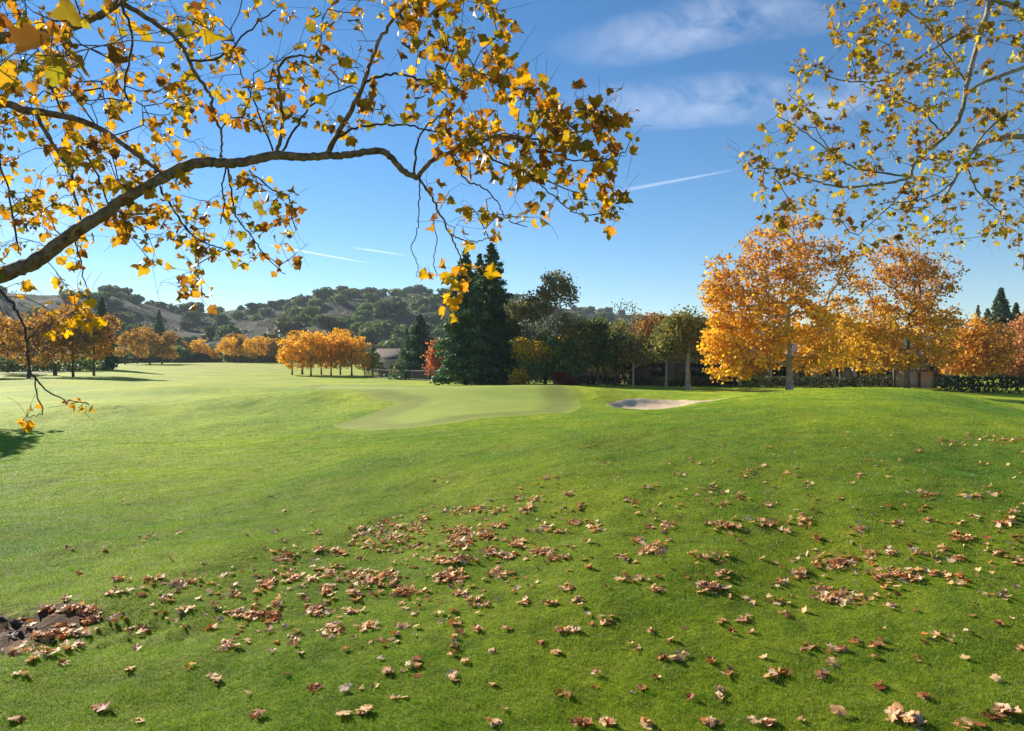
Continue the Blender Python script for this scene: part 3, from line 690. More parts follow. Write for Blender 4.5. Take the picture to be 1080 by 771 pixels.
plant('sycamore_tree', tree_meshes(broadleaf(5.5, L, 280, 22, 0.19, [(3, (0.58, 0.32, 0.04)), (2, (0.46, 0.21, 0.045)), (3, (0.72, 0.44, 0.05)), (1, (0.34, 0.13, 0.06))], 77, 0.16, 3.6, 0.3, None, 0.25, fork=0.3), M['bark_far'], M['crown']), 1026, 54, 'low orange brown tree over the dark hedge near the right border')
mp = 62 / 720
L = lob([(1080, 370, 26, 30, 0, 2.4), (1070, 388, 20, 16, 0, 2), (1092, 350, 18, 16, 0, 1.6)], 1080, 412, mp)
plant('maple_tree', tree_meshes(broadleaf(6, L, 240, 20, 0.2, PINK, 79, 0.16, 4, 0.32, None, 0.2, fork=0.3), M['bark_dark'], M['crown']), 1080, 62, 'salmon pink feathery tree cut by the right border')

# conifers
def con(px, Y, top, rbpx, seed, pal, label, m='needle', tiers=30, per=120, group=None, leaf=0.34, **k):
    x = gx(px, Y); z = float(hz(x, Y)); H = CAM_H + (375 - top) / 720 * Y - z
    plant('conifer_tree', tree_meshes(conifer(H, rbpx / 720 * Y, seed, pal, tiers, per, leaf=leaf, **k), M['bark_dark'], M[m]), px, Y, label, group=group)
con(491, 59, 262, 36, 1, REDW, 'tall dark redwood at the left of the close trio', tiers=20, per=300, leaf=0.27, power=0.85, base=0.07, rag=.5)
con(518, 62, 257, 41, 2, REDW, 'tall dark redwood at the right of the close trio', tiers=21, per=320, leaf=0.27, power=0.82, base=0.07, rag=.5)
con(506, 66, 268, 26, 3, REDW, 'redwood showing its tip between the other two of the trio', tiers=20, per=260, leaf=0.28, power=0.8, rag=.5)
con(443, 88, 332, 31, 4, BLUEC, 'small neat cone shaped conifer before the far house', tiers=30, per=120, leaf=0.34, power=0.85, droop=0.1)
con(429, 112, 347, 10, 5, REDW, 'narrow dark conifer half hidden behind the neat cone shaped one', tiers=22, per=80, leaf=0.4)
con(108, 112, 314, 15, 6, REDW, 'dark spire conifer between the left grove and the second grove', tiers=34, per=120, leaf=0.42, power=0.8)
con(168, 215, 327, 12, 7, REDW, 'far dark conifer rising behind the second grove', tiers=24, per=90, leaf=0.7)
con(1055, 84, 304, 24, 8, BLUEC, 'tallest conifer on the skyline near the right border', tiers=32, per=110, leaf=0.38)
con(1071, 92, 320, 16, 9, BLUEC, 'slender conifer right of the tallest skyline conifer', tiers=26, per=80, leaf=0.4)
con(1084, 88, 318, 18, 10, REDW, 'dark conifer cut by the right border', tiers=26, per=90, leaf=0.4)
con(1041, 96, 326, 17, 12, EUC, 'brownish conifer left of the tallest skyline conifer', tiers=24, per=90, leaf=0.42)
con(1031, 110, 322, 7, 13, EUC, 'thin sparse conifer farthest left of the skyline conifers', tiers=20, per=40, leaf=0.4)
for i, (px, top, rb, lab) in enumerate([(693, 331, 8, 'small far conifer above the bare tree and the house roof'), (737, 333, 7, 'small far conifer left of the largest golden sycamore'), (722, 338, 6, 'short far conifer above the brown house roof'), (884, 330, 12, 'dark conifer glimpsed through the largest golden sycamore')]):
    con(px, 140 if i < 3 else 75, top, rb, 20 + i, REDW, lab, tiers=22, per=70, leaf=0.6 if i < 3 else 0.4)

# the mixed belt of trees between the green and the houses
def belt(px, Y, items, pal, seed, label, n=200, per=20, leaf=0.2, bark='bark_far', m='green', tr=0.15, name='broadleaf_tree', base=407, clus=0.3, gap=0.25, fork=0.35, **k):
    mpp = Y / 720; x = gx(px, Y); z = float(hz(x, Y)); py0 = 375 + (CAM_H - z) / Y * 720
    L = [((q[0] - px) * mpp, 0, (py0 - q[1]) * mpp, q[2] * mpp, q[2] * mpp * 0.9, q[3] * mpp) for q in items]
    H = max(l[2] + l[5] for l in L); tt = max(H * 0.62, 1.0)
    plant(name, tree_meshes(broadleaf(H, L, n, per, leaf, pal, seed, tr, tt, clus, None, gap, fork=fork, **k), M[bark], M[m]), px, Y, label)
belt(586, 58, [(588, 300, 14, 14), (597, 312, 9, 10), (580, 309, 10, 8), (560, 324, 22, 12), (549, 330, 12, 9), (594, 340, 9, 12)], EUC + [(2, (0.17, 0.12, 0.045))], 81, 'tall thin eucalyptus with a tufted top right of the redwoods', 230, 22, 0.19, 'bark_pale', tr=0.17, gap=0.2, fork=0.5)
belt(570, 66, [(572, 350, 32, 18), (552, 356, 20, 18), (600, 356, 20, 16), (575, 372, 30, 14)], GREYG, 82, 'grey green olive like tree behind the eucalyptus', 240, 22, 0.22)
belt(558, 56, [(561, 371, 20, 10), (550, 396, 14, 7), (548, 366, 9, 7)], YELL, 83, 'low amber tree at the foot of the right redwood', 90, 18, 0.19, m='crown', tr=0.09)
belt(575, 57, [(566, 382, 20, 17), (588, 376, 20, 20), (602, 386, 14, 14)], OAK, 84, 'dark green bushy tree under the eucalyptus', 260, 22, 0.2, 'bark_dark')
belt(604, 60, [(603, 361, 11, 13), (612, 378, 9, 9)], YELL, 85, 'small amber tree right of the eucalyptus trunk', 80, 18, 0.19, m='crown', tr=0.08)
belt(631, 58, [(626, 360, 17, 18), (640, 372, 14, 14), (618, 376, 14, 12), (630, 346, 9, 10)], OAK + [(1.5, (0.12, 0.14, 0.04))], 86, 'mid green tree left of the bare tree', 260, 20, 0.2)
belt(652, 61, [(650, 360, 14, 20), (660, 380, 15, 14), (645, 384, 12, 12)], OLIVE, 87, 'olive green tree at the foot of the bare tree', 150, 18, 0.2, 'bark_pale')
belt(662, 64, [(662, 330, 15, 12), (655, 322, 8, 6), (671, 338, 10, 12), (663, 352, 12, 10)], EUC, 88, 'nearly bare pale trunked tree rising above the belt', 90, 2, 0.17, 'bark_pale', tr=0.14, rmin=0.016)
belt(689, 66, [(688, 350, 22, 18), (676, 364, 16, 12), (704, 344, 14, 14)], [(3, (0.27, 0.13, 0.04)), (2, (0.36, 0.17, 0.04)), (1, (0.2, 0.14, 0.045))], 89, 'rust brown tree before the left end of the house roof', 190, 20, 0.2, m='crown')
belt(672, 60, [(672, 377, 11, 6), (664, 379, 8, 5)], YELL, 90, 'low amber shrub like tree under the rust brown one', 50, 16, 0.18, m='crown', tr=0.07)
belt(726, 49, [(712, 350, 20, 15), (735, 356, 18, 15), (722, 340, 14, 11), (744, 370, 14, 12), (704, 366, 14, 12), (738, 342, 10, 8)], OLIVE + [(2, (0.075, 0.085, 0.03))], 92, 'spreading olive tree with a stout pale trunk before the house', 220, 20, 0.17, 'bark_pale', tr=0.2, fork=0.42)
belt(757, 62, [(757, 366, 9, 13), (762, 378, 8, 8)], REDP, 93, 'crimson tree peeping out left of the largest golden sycamore', 80, 18, 0.19, m='crown', tr=0.08)
belt(592, 55, [(592, 400, 9, 5), (600, 403, 6, 3)], [(3, (0.20, 0.03, 0.025)), (1, (0.30, 0.06, 0.035))], 94, 'low scarlet shrub right of the redwoods', 70, 18, 0.15, m='crown', tr=0.05, name='shrub', clus=0.2)
belt(462, 78, [(462, 374, 9, 13), (458, 386, 7, 8)], REDP + PINK, 95, 'rose red tree between the neat conifer and the redwoods', 110, 18, 0.22, m='crown', tr=0.09)
belt(393, 114, [(393, 380, 9, 8), (388, 384, 6, 6)], OLIVE + OAK, 96, 'small olive green tree right of the golden grove', 90, 18, 0.3, tr=0.13)
belt(422, 92, [(422, 389, 5, 6), (419, 394, 4, 4)], YELL, 97, 'small yellow shrub left of the neat conifer', 50, 16, 0.2, m='crown', tr=0.05, name='shrub', clus=0.2)
belt(404, 105, [(404, 393, 4, 3.5)], OAK, 98, 'round dark shrub left of the yellow one', 40, 18, 0.22, tr=0.05, name='shrub', clus=0.2)
belt(412, 102, [(412, 395, 4.5, 3)], OAK, 99, 'wide dark shrub next to the yellow one', 40, 18, 0.22, tr=0.05, name='shrub', clus=0.2)
belt(776, 60, [(778, 372, 12, 16), (770, 390, 10, 10)], OAK, 120, 'dark green tree behind the largest golden sycamore, left side', 110, 20, 0.2, 'bark_dark')
belt(906, 64, [(908, 384, 22, 14), (930, 388, 16, 12)], OAK, 121, 'dark green tree behind the two tall sycamores', 150, 20, 0.22, 'bark_dark')
belt(1000, 66, [(1000, 372, 22, 20), (1050, 376, 26, 18)], [(2, (0.16, 0.07, 0.045)), (2, (0.09, 0.08, 0.04))], 122, 'dull maroon tree behind the low orange brown one', 170, 20, 0.22, 'bark_dark')
belt(35, 104, [(20, 384, 40, 8), (75, 384, 34, 8), (-15, 384, 30, 9)], OAK, 123, 'dark shrubby thicket behind the trunks of the left grove', 260, 20, 0.3, 'bark_dark', name='thicket')
belt(300, 205, [(296, 374, 10, 8), (312, 372, 12, 9), (330, 374, 10, 8)], OAK, 124, 'dark far thicket behind the golden grove', 120, 20, 0.5, 'bark_dark', name='thicket')

# clipped hedges
HEDGE = [(3, (0.036, 0.055, 0.022)), (2, (0.052, 0.075, 0.028)), (1, (0.075, 0.085, 0.035))]
def hedge(px0, px1, Y, h, label, depth=0.9, dens=90, pal=HEDGE, z=None):
    x0, x1 = gx(px0, Y), gx(px1, Y); rg = np.random.default_rng(int(px0) + 300); n = int((x1 - x0) * dens * (h + 0.6))
    xm = 0.5 * (x0 + x1); zb = float(hz(xm, Y))
    e = empty('hedge', (xm, Y, zb)); tag(e, label, 'hedge')
    P = np.stack([rg.uniform(x0 - xm, x1 - xm, n), rg.uniform(-depth / 2, depth / 2, n), h * rg.random(n) ** 0.7 + 0.03 * rg.normal(0, 1, n)], 1)
    P[:, 2] *= 1 + 0.10 * fbm(P[:, 0], P[:, 1] * 0, 9, 3, 2.0)
    P[:, 2] += hz(P[:, 0] + xm, Y) - zb
    mb = MB(); cards(mb, P, 0.17 * rg.uniform(0.6, 1.4, n), palette_pick(n, pal, rg), rg); mb.obj('foliage', M['green'], e)
    st = MB(); xs = np.arange(x0 - xm + 0.3, x1 - xm - 0.2, 0.7); A = np.stack([xs, 0 * xs, hz(xs + xm, Y) - zb - .1], 1); B = A + np.stack([rg.normal(0, .12, len(xs)), rg.normal(0, .1, len(xs)), np.full(len(xs), h * .8)], 1)
    tubes(st, A, B, np.full(len(xs), .03), np.full(len(xs), .012), 5); st.obj('stem', M['bark_dark'], e)
hedge(600, 690, 60, 0.75, 'low dark hedge between the redwoods and the olive tree')
hedge(696, 800, 56, 0.7, 'low dark hedge before the brown roofed house')
hedge(778, 905, 53, 0.85, 'dark hedge behind the trunk of the largest golden sycamore')
hedge(905, 945, 57, 1.0, 'dark bushy hedge left of the beige garden wall', 1.4)
hedge(988, 1100, 49, 1.15, 'tall clipped dark hedge running to the right border', 1.2, 120)
hedge(552, 598, 68, 0.9, 'low hedge before the pale house right of the redwoods')
hedge(-30, 62, 98, 1.4, 'dark hedge along the path behind the left grove')

# ------------------------------------------------------------------ houses, fence, walls
M['stucco'] = simple('beige stucco', (0.46, 0.37, 0.27), (0.54, 0.45, 0.34), 1.5, 0.9, 0.25, 40)
M['stucco_pale'] = simple('pale stucco', (0.36, 0.32, 0.27), (0.44, 0.40, 0.34), 1.5, 0.9, 0.25, 40)
M['shingle'] = simple('brown shingle wall', (0.13, 0.095, 0.07), (0.21, 0.155, 0.115), 5, 0.9, 0.6, 14, (1, 1, 4))
M['roof'] = simple('brown shake roof', (0.05, 0.033, 0.026), (0.11, 0.075, 0.056), 5, 0.9, 0.8, 9, (1, 4, 4))
M['brick'] = simple('dark brick', (0.11, 0.05, 0.04), (0.18, 0.085, 0.065), 9, 0.9, 0.6, 18)
M['trim'] = simple('pale painted trim', (0.40, 0.37, 0.32), (0.48, 0.45, 0.40), 3, 0.6, 0.1, 20)
M['iron'] = simple('black iron', (0.02, 0.02, 0.02), (0.035, 0.034, 0.032), 5, 0.5, 0.1, 20)
M['wood'] = simple('brown timber', (0.09, 0.06, 0.04), (0.15, 0.105, 0.075), 4, 0.8, 0.3, 20)
m, n, o = mat('window glass'); p = N(n, 'ShaderNodeBsdfPrincipled', Roughness=0.06); p.inputs['Base Color'].default_value = (0.02, 0.025, 0.03, 1); p.inputs['Specular IOR Level'].default_value = 0.7
n.links.new(p.outputs[0], o.inputs[0]); M['glass'] = m

def house(px, Y, wd, dp, hw, hr, rz, label, wall='stucco', chim=None, wins=(), door=None, porch=None, ov=0.5, ridge_x=True):
    x = gx(px, Y); e = empty('house', (x, Y, float(hz(x, Y)) - 0.1), rz); tag(e, label, 'house')
    b = MB(); b.box(-wd / 2, wd / 2, 0, dp, 0, hw)
    if ridge_x: g = [(-wd / 2, 0, hw), (-wd / 2, dp, hw), (-wd / 2, dp / 2, hw + hr), (wd / 2, 0, hw), (wd / 2, dp, hw), (wd / 2, dp / 2, hw + hr)]
    else: g = [(-wd / 2, 0, hw), (wd / 2, 0, hw), (0, 0, hw + hr), (-wd / 2, dp, hw), (wd / 2, dp, hw), (0, dp, hw + hr)]
    b.add(g, [[(0, 1, 2), (3, 5, 4)]]); b.obj('wall', M[wall], e)
    r = MB(); t = 0.16
    def slab(p, q, ux):     # sloping slab from eave p to ridge q, swept along ux
        p, q, ux = map(np.array, (p, q, ux)); up = np.array([0, 0, t])
        V = [p, p + ux, q + ux, q, p + up, p + ux + up, q + ux + up, q + up]
        r.add(V, [[(0, 3, 2, 1), (4, 5, 6, 7), (0, 1, 5, 4), (1, 2, 6, 5), (2, 3, 7, 6), (3, 0, 4, 7)]])
    k = hr / (dp / 2 if ridge_x else wd / 2)
    if ridge_x:
        slab((-wd / 2 - ov, -ov, hw - ov * k + .02), (-wd / 2 - ov, dp / 2, hw + hr + .02), (wd + 2 * ov, 0, 0)); slab((-wd / 2 - ov, dp + ov, hw - ov * k + .02), (-wd / 2 - ov, dp / 2, hw + hr + .02), (wd + 2 * ov, 0, 0))
    else:
        slab((-wd / 2 - ov, -ov, hw - ov * k + .02), (0, -ov, hw + hr + .02), (0, dp + 2 * ov, 0)); slab((wd / 2 + ov, -ov, hw - ov * k + .02), (0, -ov, hw + hr + .02), (0, dp + 2 * ov, 0))
    rf = r.obj('roof', M['roof'], e)
    fb = MB()
    if ridge_x: fb.box(-wd / 2 - ov, wd / 2 + ov, -ov - .05, -ov - .004, hw - ov * k - .08, hw - ov * k + .17)
    else:
        for s in (-1, 1):
            a = np.array([s * (wd / 2 + ov), -ov - .05, hw - ov * k - .06]); c = np.array([0, -ov - .05, hw + hr - .06]); up = np.array([0, 0, .24]); dd = np.array([0, .045, 0])
            fb.add([a, c, c + up, a + up, a + dd, c + dd, c + up + dd, a + up + dd], [[(0, 1, 2, 3), (4, 7, 6, 5), (0, 4, 5, 1), (3, 2, 6, 7), (0, 3, 7, 4), (1, 5, 6, 2)]])
    fb.obj('fascia', M['trim'], e)
    if chim:
        c = MB(); cx, cy, cw, ch = chim; c.box(cx - cw / 2, cx + cw / 2, cy - cw / 2, cy + cw / 2, hw, hw + ch); c.box(cx - cw / 2 - .07, cx + cw / 2 + .07, cy - cw / 2 - .07, cy + cw / 2 + .07, hw + ch, hw + ch + .12)
        c.obj('chimney', M['brick'], rf)
    for wx, wz, ww, wh in wins:
        f = MB(); q = .07
        f.box(wx - ww / 2 - q, wx - ww / 2, -.06, .0 - .002, wz - q, wz + wh + q); f.box(wx + ww / 2, wx + ww / 2 + q, -.06, -.002, wz - q, wz + wh + q)
        f.box(wx - ww / 2, wx + ww / 2, -.06, -.002, wz - q, wz); f.box(wx - ww / 2, wx + ww / 2, -.06, -.002, wz + wh, wz + wh + q); f.box(wx - .025, wx + .025, -.05, -.002, wz, wz + wh)
        fo = f.obj('window', M['wood' if wall == 'shingle' else 'trim'], e); g2 = MB(); g2.box(wx - ww / 2, wx + ww / 2, -.03, -.004, wz, wz + wh); g2.obj('pane', M['glass'], fo)
    if door:
        d = MB(); d.box(door - .5, door + .5, -.05, -.004, 0, 2.05); do = d.obj('door', M['wood'], e); h = MB(); h.box(door + .36, door + .42, -.11, -.052, 1.0, 1.08); h.obj('handle', M['iron'], do)
    if porch:
        x0, x1, dy, k2 = porch
        for xx in np.linspace(x0, x1, k2):
            c = MB(); c.box(xx - .16, xx + .16, -dy - .16, -dy + .16, 0, hw - .22); c.box(xx - .22, xx + .22, -dy - .22, -dy + .22, 0, .2); c.obj('column', M['trim'], e)
        bm_ = MB(); bm_.box(x0 - .3, x1 + .3, -dy - .2, -dy + .2, hw - .22, hw + .04); bm_.obj('beam', M['wood'], e)
        pr = MB(); pr.add([(x0 - .6, -dy - .6, hw + .05), (x1 + .6, -dy - .6, hw + .05), (x1 + .6, 0, hw + .55), (x0 - .6, 0, hw + .55), (x0 - .6, -dy - .6, hw + .17), (x1 + .6, -dy - .6, hw + .17), (x1 + .6, 0, hw + .67), (x0 - .6, 0, hw + .67)],
                          [[(0, 3, 2, 1), (4, 5, 6, 7), (0, 1, 5, 4), (1, 2, 6, 5), (3, 0, 4, 7), (2, 3, 7, 6)]]); pr.obj('porch_roof', M['roof'], e)
house(716, 60, 7.2, 9, 2.0, 2.1, R(4), 'brown roofed house with a dark brick chimney behind the olive tree', 'shingle', (2.2, 2.2, .8, 2.5), [(-1.9, .9, 1.3, 1.1), (1.6, .9, 1.3, 1.1)], 0.1, None, 0.8, False)
house(640, 74, 9.0, 7, 2.0, 1.1, R(-3), 'low beige house hidden behind the bare tree', 'stucco', None, [(-2.8, .9, 1.4, 1.0), (.2, .9, 1.4, 1.0), (2.9, .9, 1.2, 1.0)], None, None, .5, True)
house(562, 82, 8.0, 7, 2.3, 1.3, R(6), 'pale house right of the redwoods', 'stucco_pale', None, [(-2.2, .9, 1.3, 1.1), (1.4, .9, 1.3, 1.1)], 2.9, None, .5, True)
house(414, 135, 9.0, 8, 2.6, 2.0, R(-12), 'far house with a tiled roof and chimney left of the neat conifer', 'stucco_pale', (2.4, 2.8, .9, 3.0), [(-2.6, .9, 1.3, 1.1), (0.2, .9, 1.3, 1.1), (2.8, .9, 1.2, 1.1)], None, None, .4, True)
house(438, 128, 6.0, 8, 2.6, 2.2, R(8), 'far gabled house behind the neat conifer', 'stucco_pale', (-1.2, 2.8, .9, 3.4), [(-1.2, .9, 1.2, 1.1), (1.2, .9, 1.2, 1.1)], None, None, .4, False)
house(835, 63, 12.0, 8, 2.3, 1.3, R(0), 'house with a row of pale porch columns behind the largest golden sycamore', 'stucco', None, [(-4, .9, 1.4, 1.1), (-1.2, .9, 1.4, 1.1), (3.6, .9, 1.4, 1.1)], 1.2, (-4.6, 4.8, 1.9, 6), .5, True)
house(962, 62, 8.0, 7, 2.1, 1.2, R(-5), 'beige house behind the sparse brown topped sycamore', 'stucco', None, [(-2.4, .9, 1.2, 1.0), (2.0, .9, 1.2, 1.0)], None, None, .5, True)

e = empty('garden_wall', (gx(965, 56), 56, float(hz(gx(965, 56), 56)))); tag(e, 'beige garden wall with dark timber posts right of the large sycamores', 'wall')
mb = MB(); mb.box(-1.6, 1.6, 0, .2, -.3, 1.35); mb.obj('panel', M['stucco_pale'], e)
mb = MB(); mb.box(-1.7, 1.7, -.05, .25, 1.353, 1.45); mb.obj('coping', M['wood'], e)
for xx in (-1.7, .35, 1.7):
    mb = MB(); mb.box(xx - .09, xx + .09, -.1, -.003, -.3, 1.6); mb.obj('post', M['wood'], e)
e = empty('garden_wall', (gx(622, 64), 64, float(hz(gx(622, 64), 64)))); tag(e, 'low pale garden wall behind the scarlet shrub and hedge', 'wall')
mb = MB(); mb.box(-2.2, 2.2, 0, .2, -.3, 1.0); mb.obj('panel', M['stucco_pale'], e); mb = MB(); mb.box(-2.27, 2.27, -.05, .25, 1.003, 1.08); mb.obj('coping', M['trim'], e)

def iron_fence(px0, px1, Y0, Y1, h, label, npost=9):
    A = np.array([gx(px0, Y0), Y0]); B = np.array([gx(px1, Y1), Y1]); mid = (A + B) / 2; zb = float(hz(*mid)); e = empty('iron_fence', (mid[0], mid[1], zb)); tag(e, label, 'fence')
    def P(t, z): q = A + (B - A) * t; return np.array([q[0] - mid[0], q[1] - mid[1], float(hz(q[0], q[1])) - zb + z])
    for t in np.linspace(0, 1, npost):
        mb = MB(); tubes(mb, [P(t, -.2)], [P(t, h + .08)], [.05], [.05], 4); mb.obj('post', M['iron'], e)
    for z in (.15, h - .08):
        mb = MB(); ts = np.linspace(0, 1, 21); Q = np.array([P(t, z) for t in ts]); tubes(mb, Q[:-1], Q[1:], np.full(20, .022), np.full(20, .022), 4); mb.obj('rail', M['iron'], e)
    mb = MB(); ts = np.linspace(0, 1, int(np.linalg.norm(B - A) / .14)); Q = np.array([P(t, .05) for t in ts]); Q2 = Q.copy(); Q2[:, 2] += h - .05
    tubes(mb, Q, Q2, np.full(len(Q), .011), np.full(len(Q), .011), 4); mb.obj('pickets', M['iron'], e)
belt(610, 57, [(612, 350, 10, 12), (606, 370, 12, 16), (618, 366, 10, 14)], OAK + OLIVE, 130, 'slim dark green tree between the eucalyptus and the mid green tree', 190, 20, 0.19, 'bark_dark')
belt(645, 70, [(645, 356, 24, 16), (675, 352, 24, 18), (620, 360, 20, 14), (700, 362, 20, 14)], OAK + EUC, 131, 'broad dark tree behind the bare tree', 320, 20, 0.22, 'bark_dark')
belt(712, 82, [(700, 352, 14, 12), (718, 348, 16, 14), (738, 352, 14, 12)], [(3, (0.15, 0.09, 0.04)), (2, (0.09, 0.085, 0.04)), (1, (0.28, 0.14, 0.045))], 132, 'dull brown tree behind the spreading olive tree', 190, 20, 0.2, 'bark_dark')
belt(540, 72, [(545, 380, 10, 12), (534, 384, 10, 10)], OAK, 133, 'dark bush behind the right redwood', 90, 20, 0.22, 'bark_dark')
belt(668, 56, [(662, 372, 9, 12), (672, 362, 10, 11), (680, 374, 10, 10)], OLIVE, 134, 'slender pale trunked tree at the left corner of the brown roofed house', 90, 14, 0.18, 'bark_pale', tr=0.11, fork=0.5)
belt(703, 54, [(698, 362, 10, 9), (708, 370, 11, 9), (702, 350, 9, 8)], OAK + OLIVE, 135, 'slim leaning tree before the middle of the brown roofed house', 90, 14, 0.18, 'bark_pale', tr=0.10, fork=0.5)
belt(650, 57, [(648, 374, 11, 10), (656, 364, 9, 10)], OAK, 136, 'small dark tree between the mid green and the pale trunked one', 90, 16, 0.18, 'bark_dark', tr=0.10, fork=0.5)
iron_fence(384, 482, 104, 70, 1.25, 'black iron fence below the neat conifer and rose red tree')
iron_fence(596, 760, 63, 59, 1.15, 'black iron fence in front of the house gardens', 12)

def path_strip(pts, wd):
    P = spline(np.array([(gx(px, Y), Y) for px, Y in pts]), 10); T = np.gradient(P, axis=0); T /= np.linalg.norm(T, axis=1, keepdims=True); Nn = np.stack([-T[:, 1], T[:, 0]], 1); V = []
    for k in (-.5, -.17, .17, .5): Q = P + Nn * wd * k; V.append(np.concatenate([Q, (hz(Q[:, 0], Q[:, 1]) + .07)[:, None]], 1))
    n_ = len(P); i = np.arange(3)[:, None] * n_; j = np.arange(n_ - 1)[None]; mb = MB(); mb.add(np.concatenate(V), [np.stack([i + j, i + j + 1, i + n_ + j + 1, i + n_ + j], -1).reshape(-1, 4)])
    tag(mb.obj('cart_path', simple('path concrete', (.34, .31, .28), (.42, .39, .35), .8, .9, .2, 20)), kind='structure')
path_strip([(-140, 84), (-40, 88), (40, 94), (75, 112), (90, 150)], 2.6)
# ------------------------------------------------------------------ leaves with lobes
HALF = [(0.16, -0.07), (0.40, -0.02), (0.40, 0.13), (0.61, 0.27), (0.52, 0.38), (0.54, 0.56), (0.38, 0.54), (0.26, 0.62), (0.20, 0.78)]
OUTL = [(0, 0)] + HALF + [(0, 1.02)] + [(-x, y) for x, y in HALF[::-1]]
LEAF2 = np.array([(0, 0.38)] + OUTL); LEAF_T = np.array([(0, i, i % len(OUTL) + 1) for i in range(1, len(OUTL) + 1)])
def leaf_verts(n, rg, curl, crumple):
    V = np.zeros((n, len(LEAF2), 3)); V[..., :2] = LEAF2[None] * (1 + rg.normal(0, 0.06, (n, len(LEAF2), 1)))
    V[..., 1] -= 0.0; x, y = V[..., 0], V[..., 1]
    a = rg.normal(0, 1, (n, 1)) * curl + curl * 0.4; b = rg.normal(0, 1, (n, 1)) * curl; t = rg.normal(0, 1, (n, 1)) * curl
    V[..., 2] = a * x ** 2 * 1.6 + b * (y - .4) ** 2 + t * x * (y - .4) + rg.normal(0, crumple, x.shape)
    V[..., 0] *= 1 - 0.12 * np.abs(a); return V
def frame(axis, rg, n, spin=None):
    """rotation whose y axis follows AXIS and whose z axis is turned at random about it"""
    y = axis / (np.linalg.norm(axis, axis=1, keepdims=True) + 1e-9); r = rg.normal(size=(n, 3)); x = np.cross(y, r); x /= np.linalg.norm(x, axis=1, keepdims=True) + 1e-9
    return np.stack([x, y, np.cross(x, y)], -1)
def add_leaves(mb, base, axis, size, C, rg, curl=0.35, crumple=0.03):
    n = len(base); V = leaf_verts(n, rg, curl, crumple) * np.asarray(size).reshape(-1, 1, 1)
    V = np.einsum('nij,nkj->nki', frame(axis, rg, n), V) + base[:, None]; k = len(LEAF2)
    fs = (np.arange(n)[:, None, None] * k + LEAF_T[None]).reshape(-1, 3)
    Cv = np.repeat(C[:, None], k, 1); edge = rg.uniform(0.5, 1.0, (n, 1, 1)); Cv[:, 1:] = Cv[:, 1:] * (edge * np.array([1.0, 0.9, 0.8]) + (1 - edge)); mb.add(V.reshape(-1, 3), [fs], Cv.reshape(-1, 3))

YEL = [(3, (0.70, 0.46, 0.03)), (3, (0.60, 0.31, 0.025)), (2.2, (0.40, 0.32, 0.035)), (2.4, (0.38, 0.16, 0.03)), (1.5, (0.19, 0.20, 0.04)), (1.8, (0.18, 0.08, 0.035))]
BRIGHT = [(4, (0.72, 0.46, 0.02)), (2, (0.66, 0.33, 0.02)), (1, (0.5, 0.2, 0.03))]
DUSKY = [(2.5, (0.50, 0.46, 0.045)), (3, (0.46, 0.32, 0.035)), (2, (0.30, 0.25, 0.035)), (2.4, (0.34, 0.17, 0.04)), (1.6, (0.22, 0.11, 0.05)), (1.2, (0.50, 0.36, 0.20))]

def in_poly(poly, n, rg):
    P = np.array(poly, float); lo, hi = P.min(0), P.max(0); o_ = []
    while len(o_) < n:
        q = rg.uniform(lo, hi, (n * 3, 2)); k = poly_sd(q[:, 0], q[:, 1], P) < 0; o_ += list(q[k])
    return np.array(o_[:n])

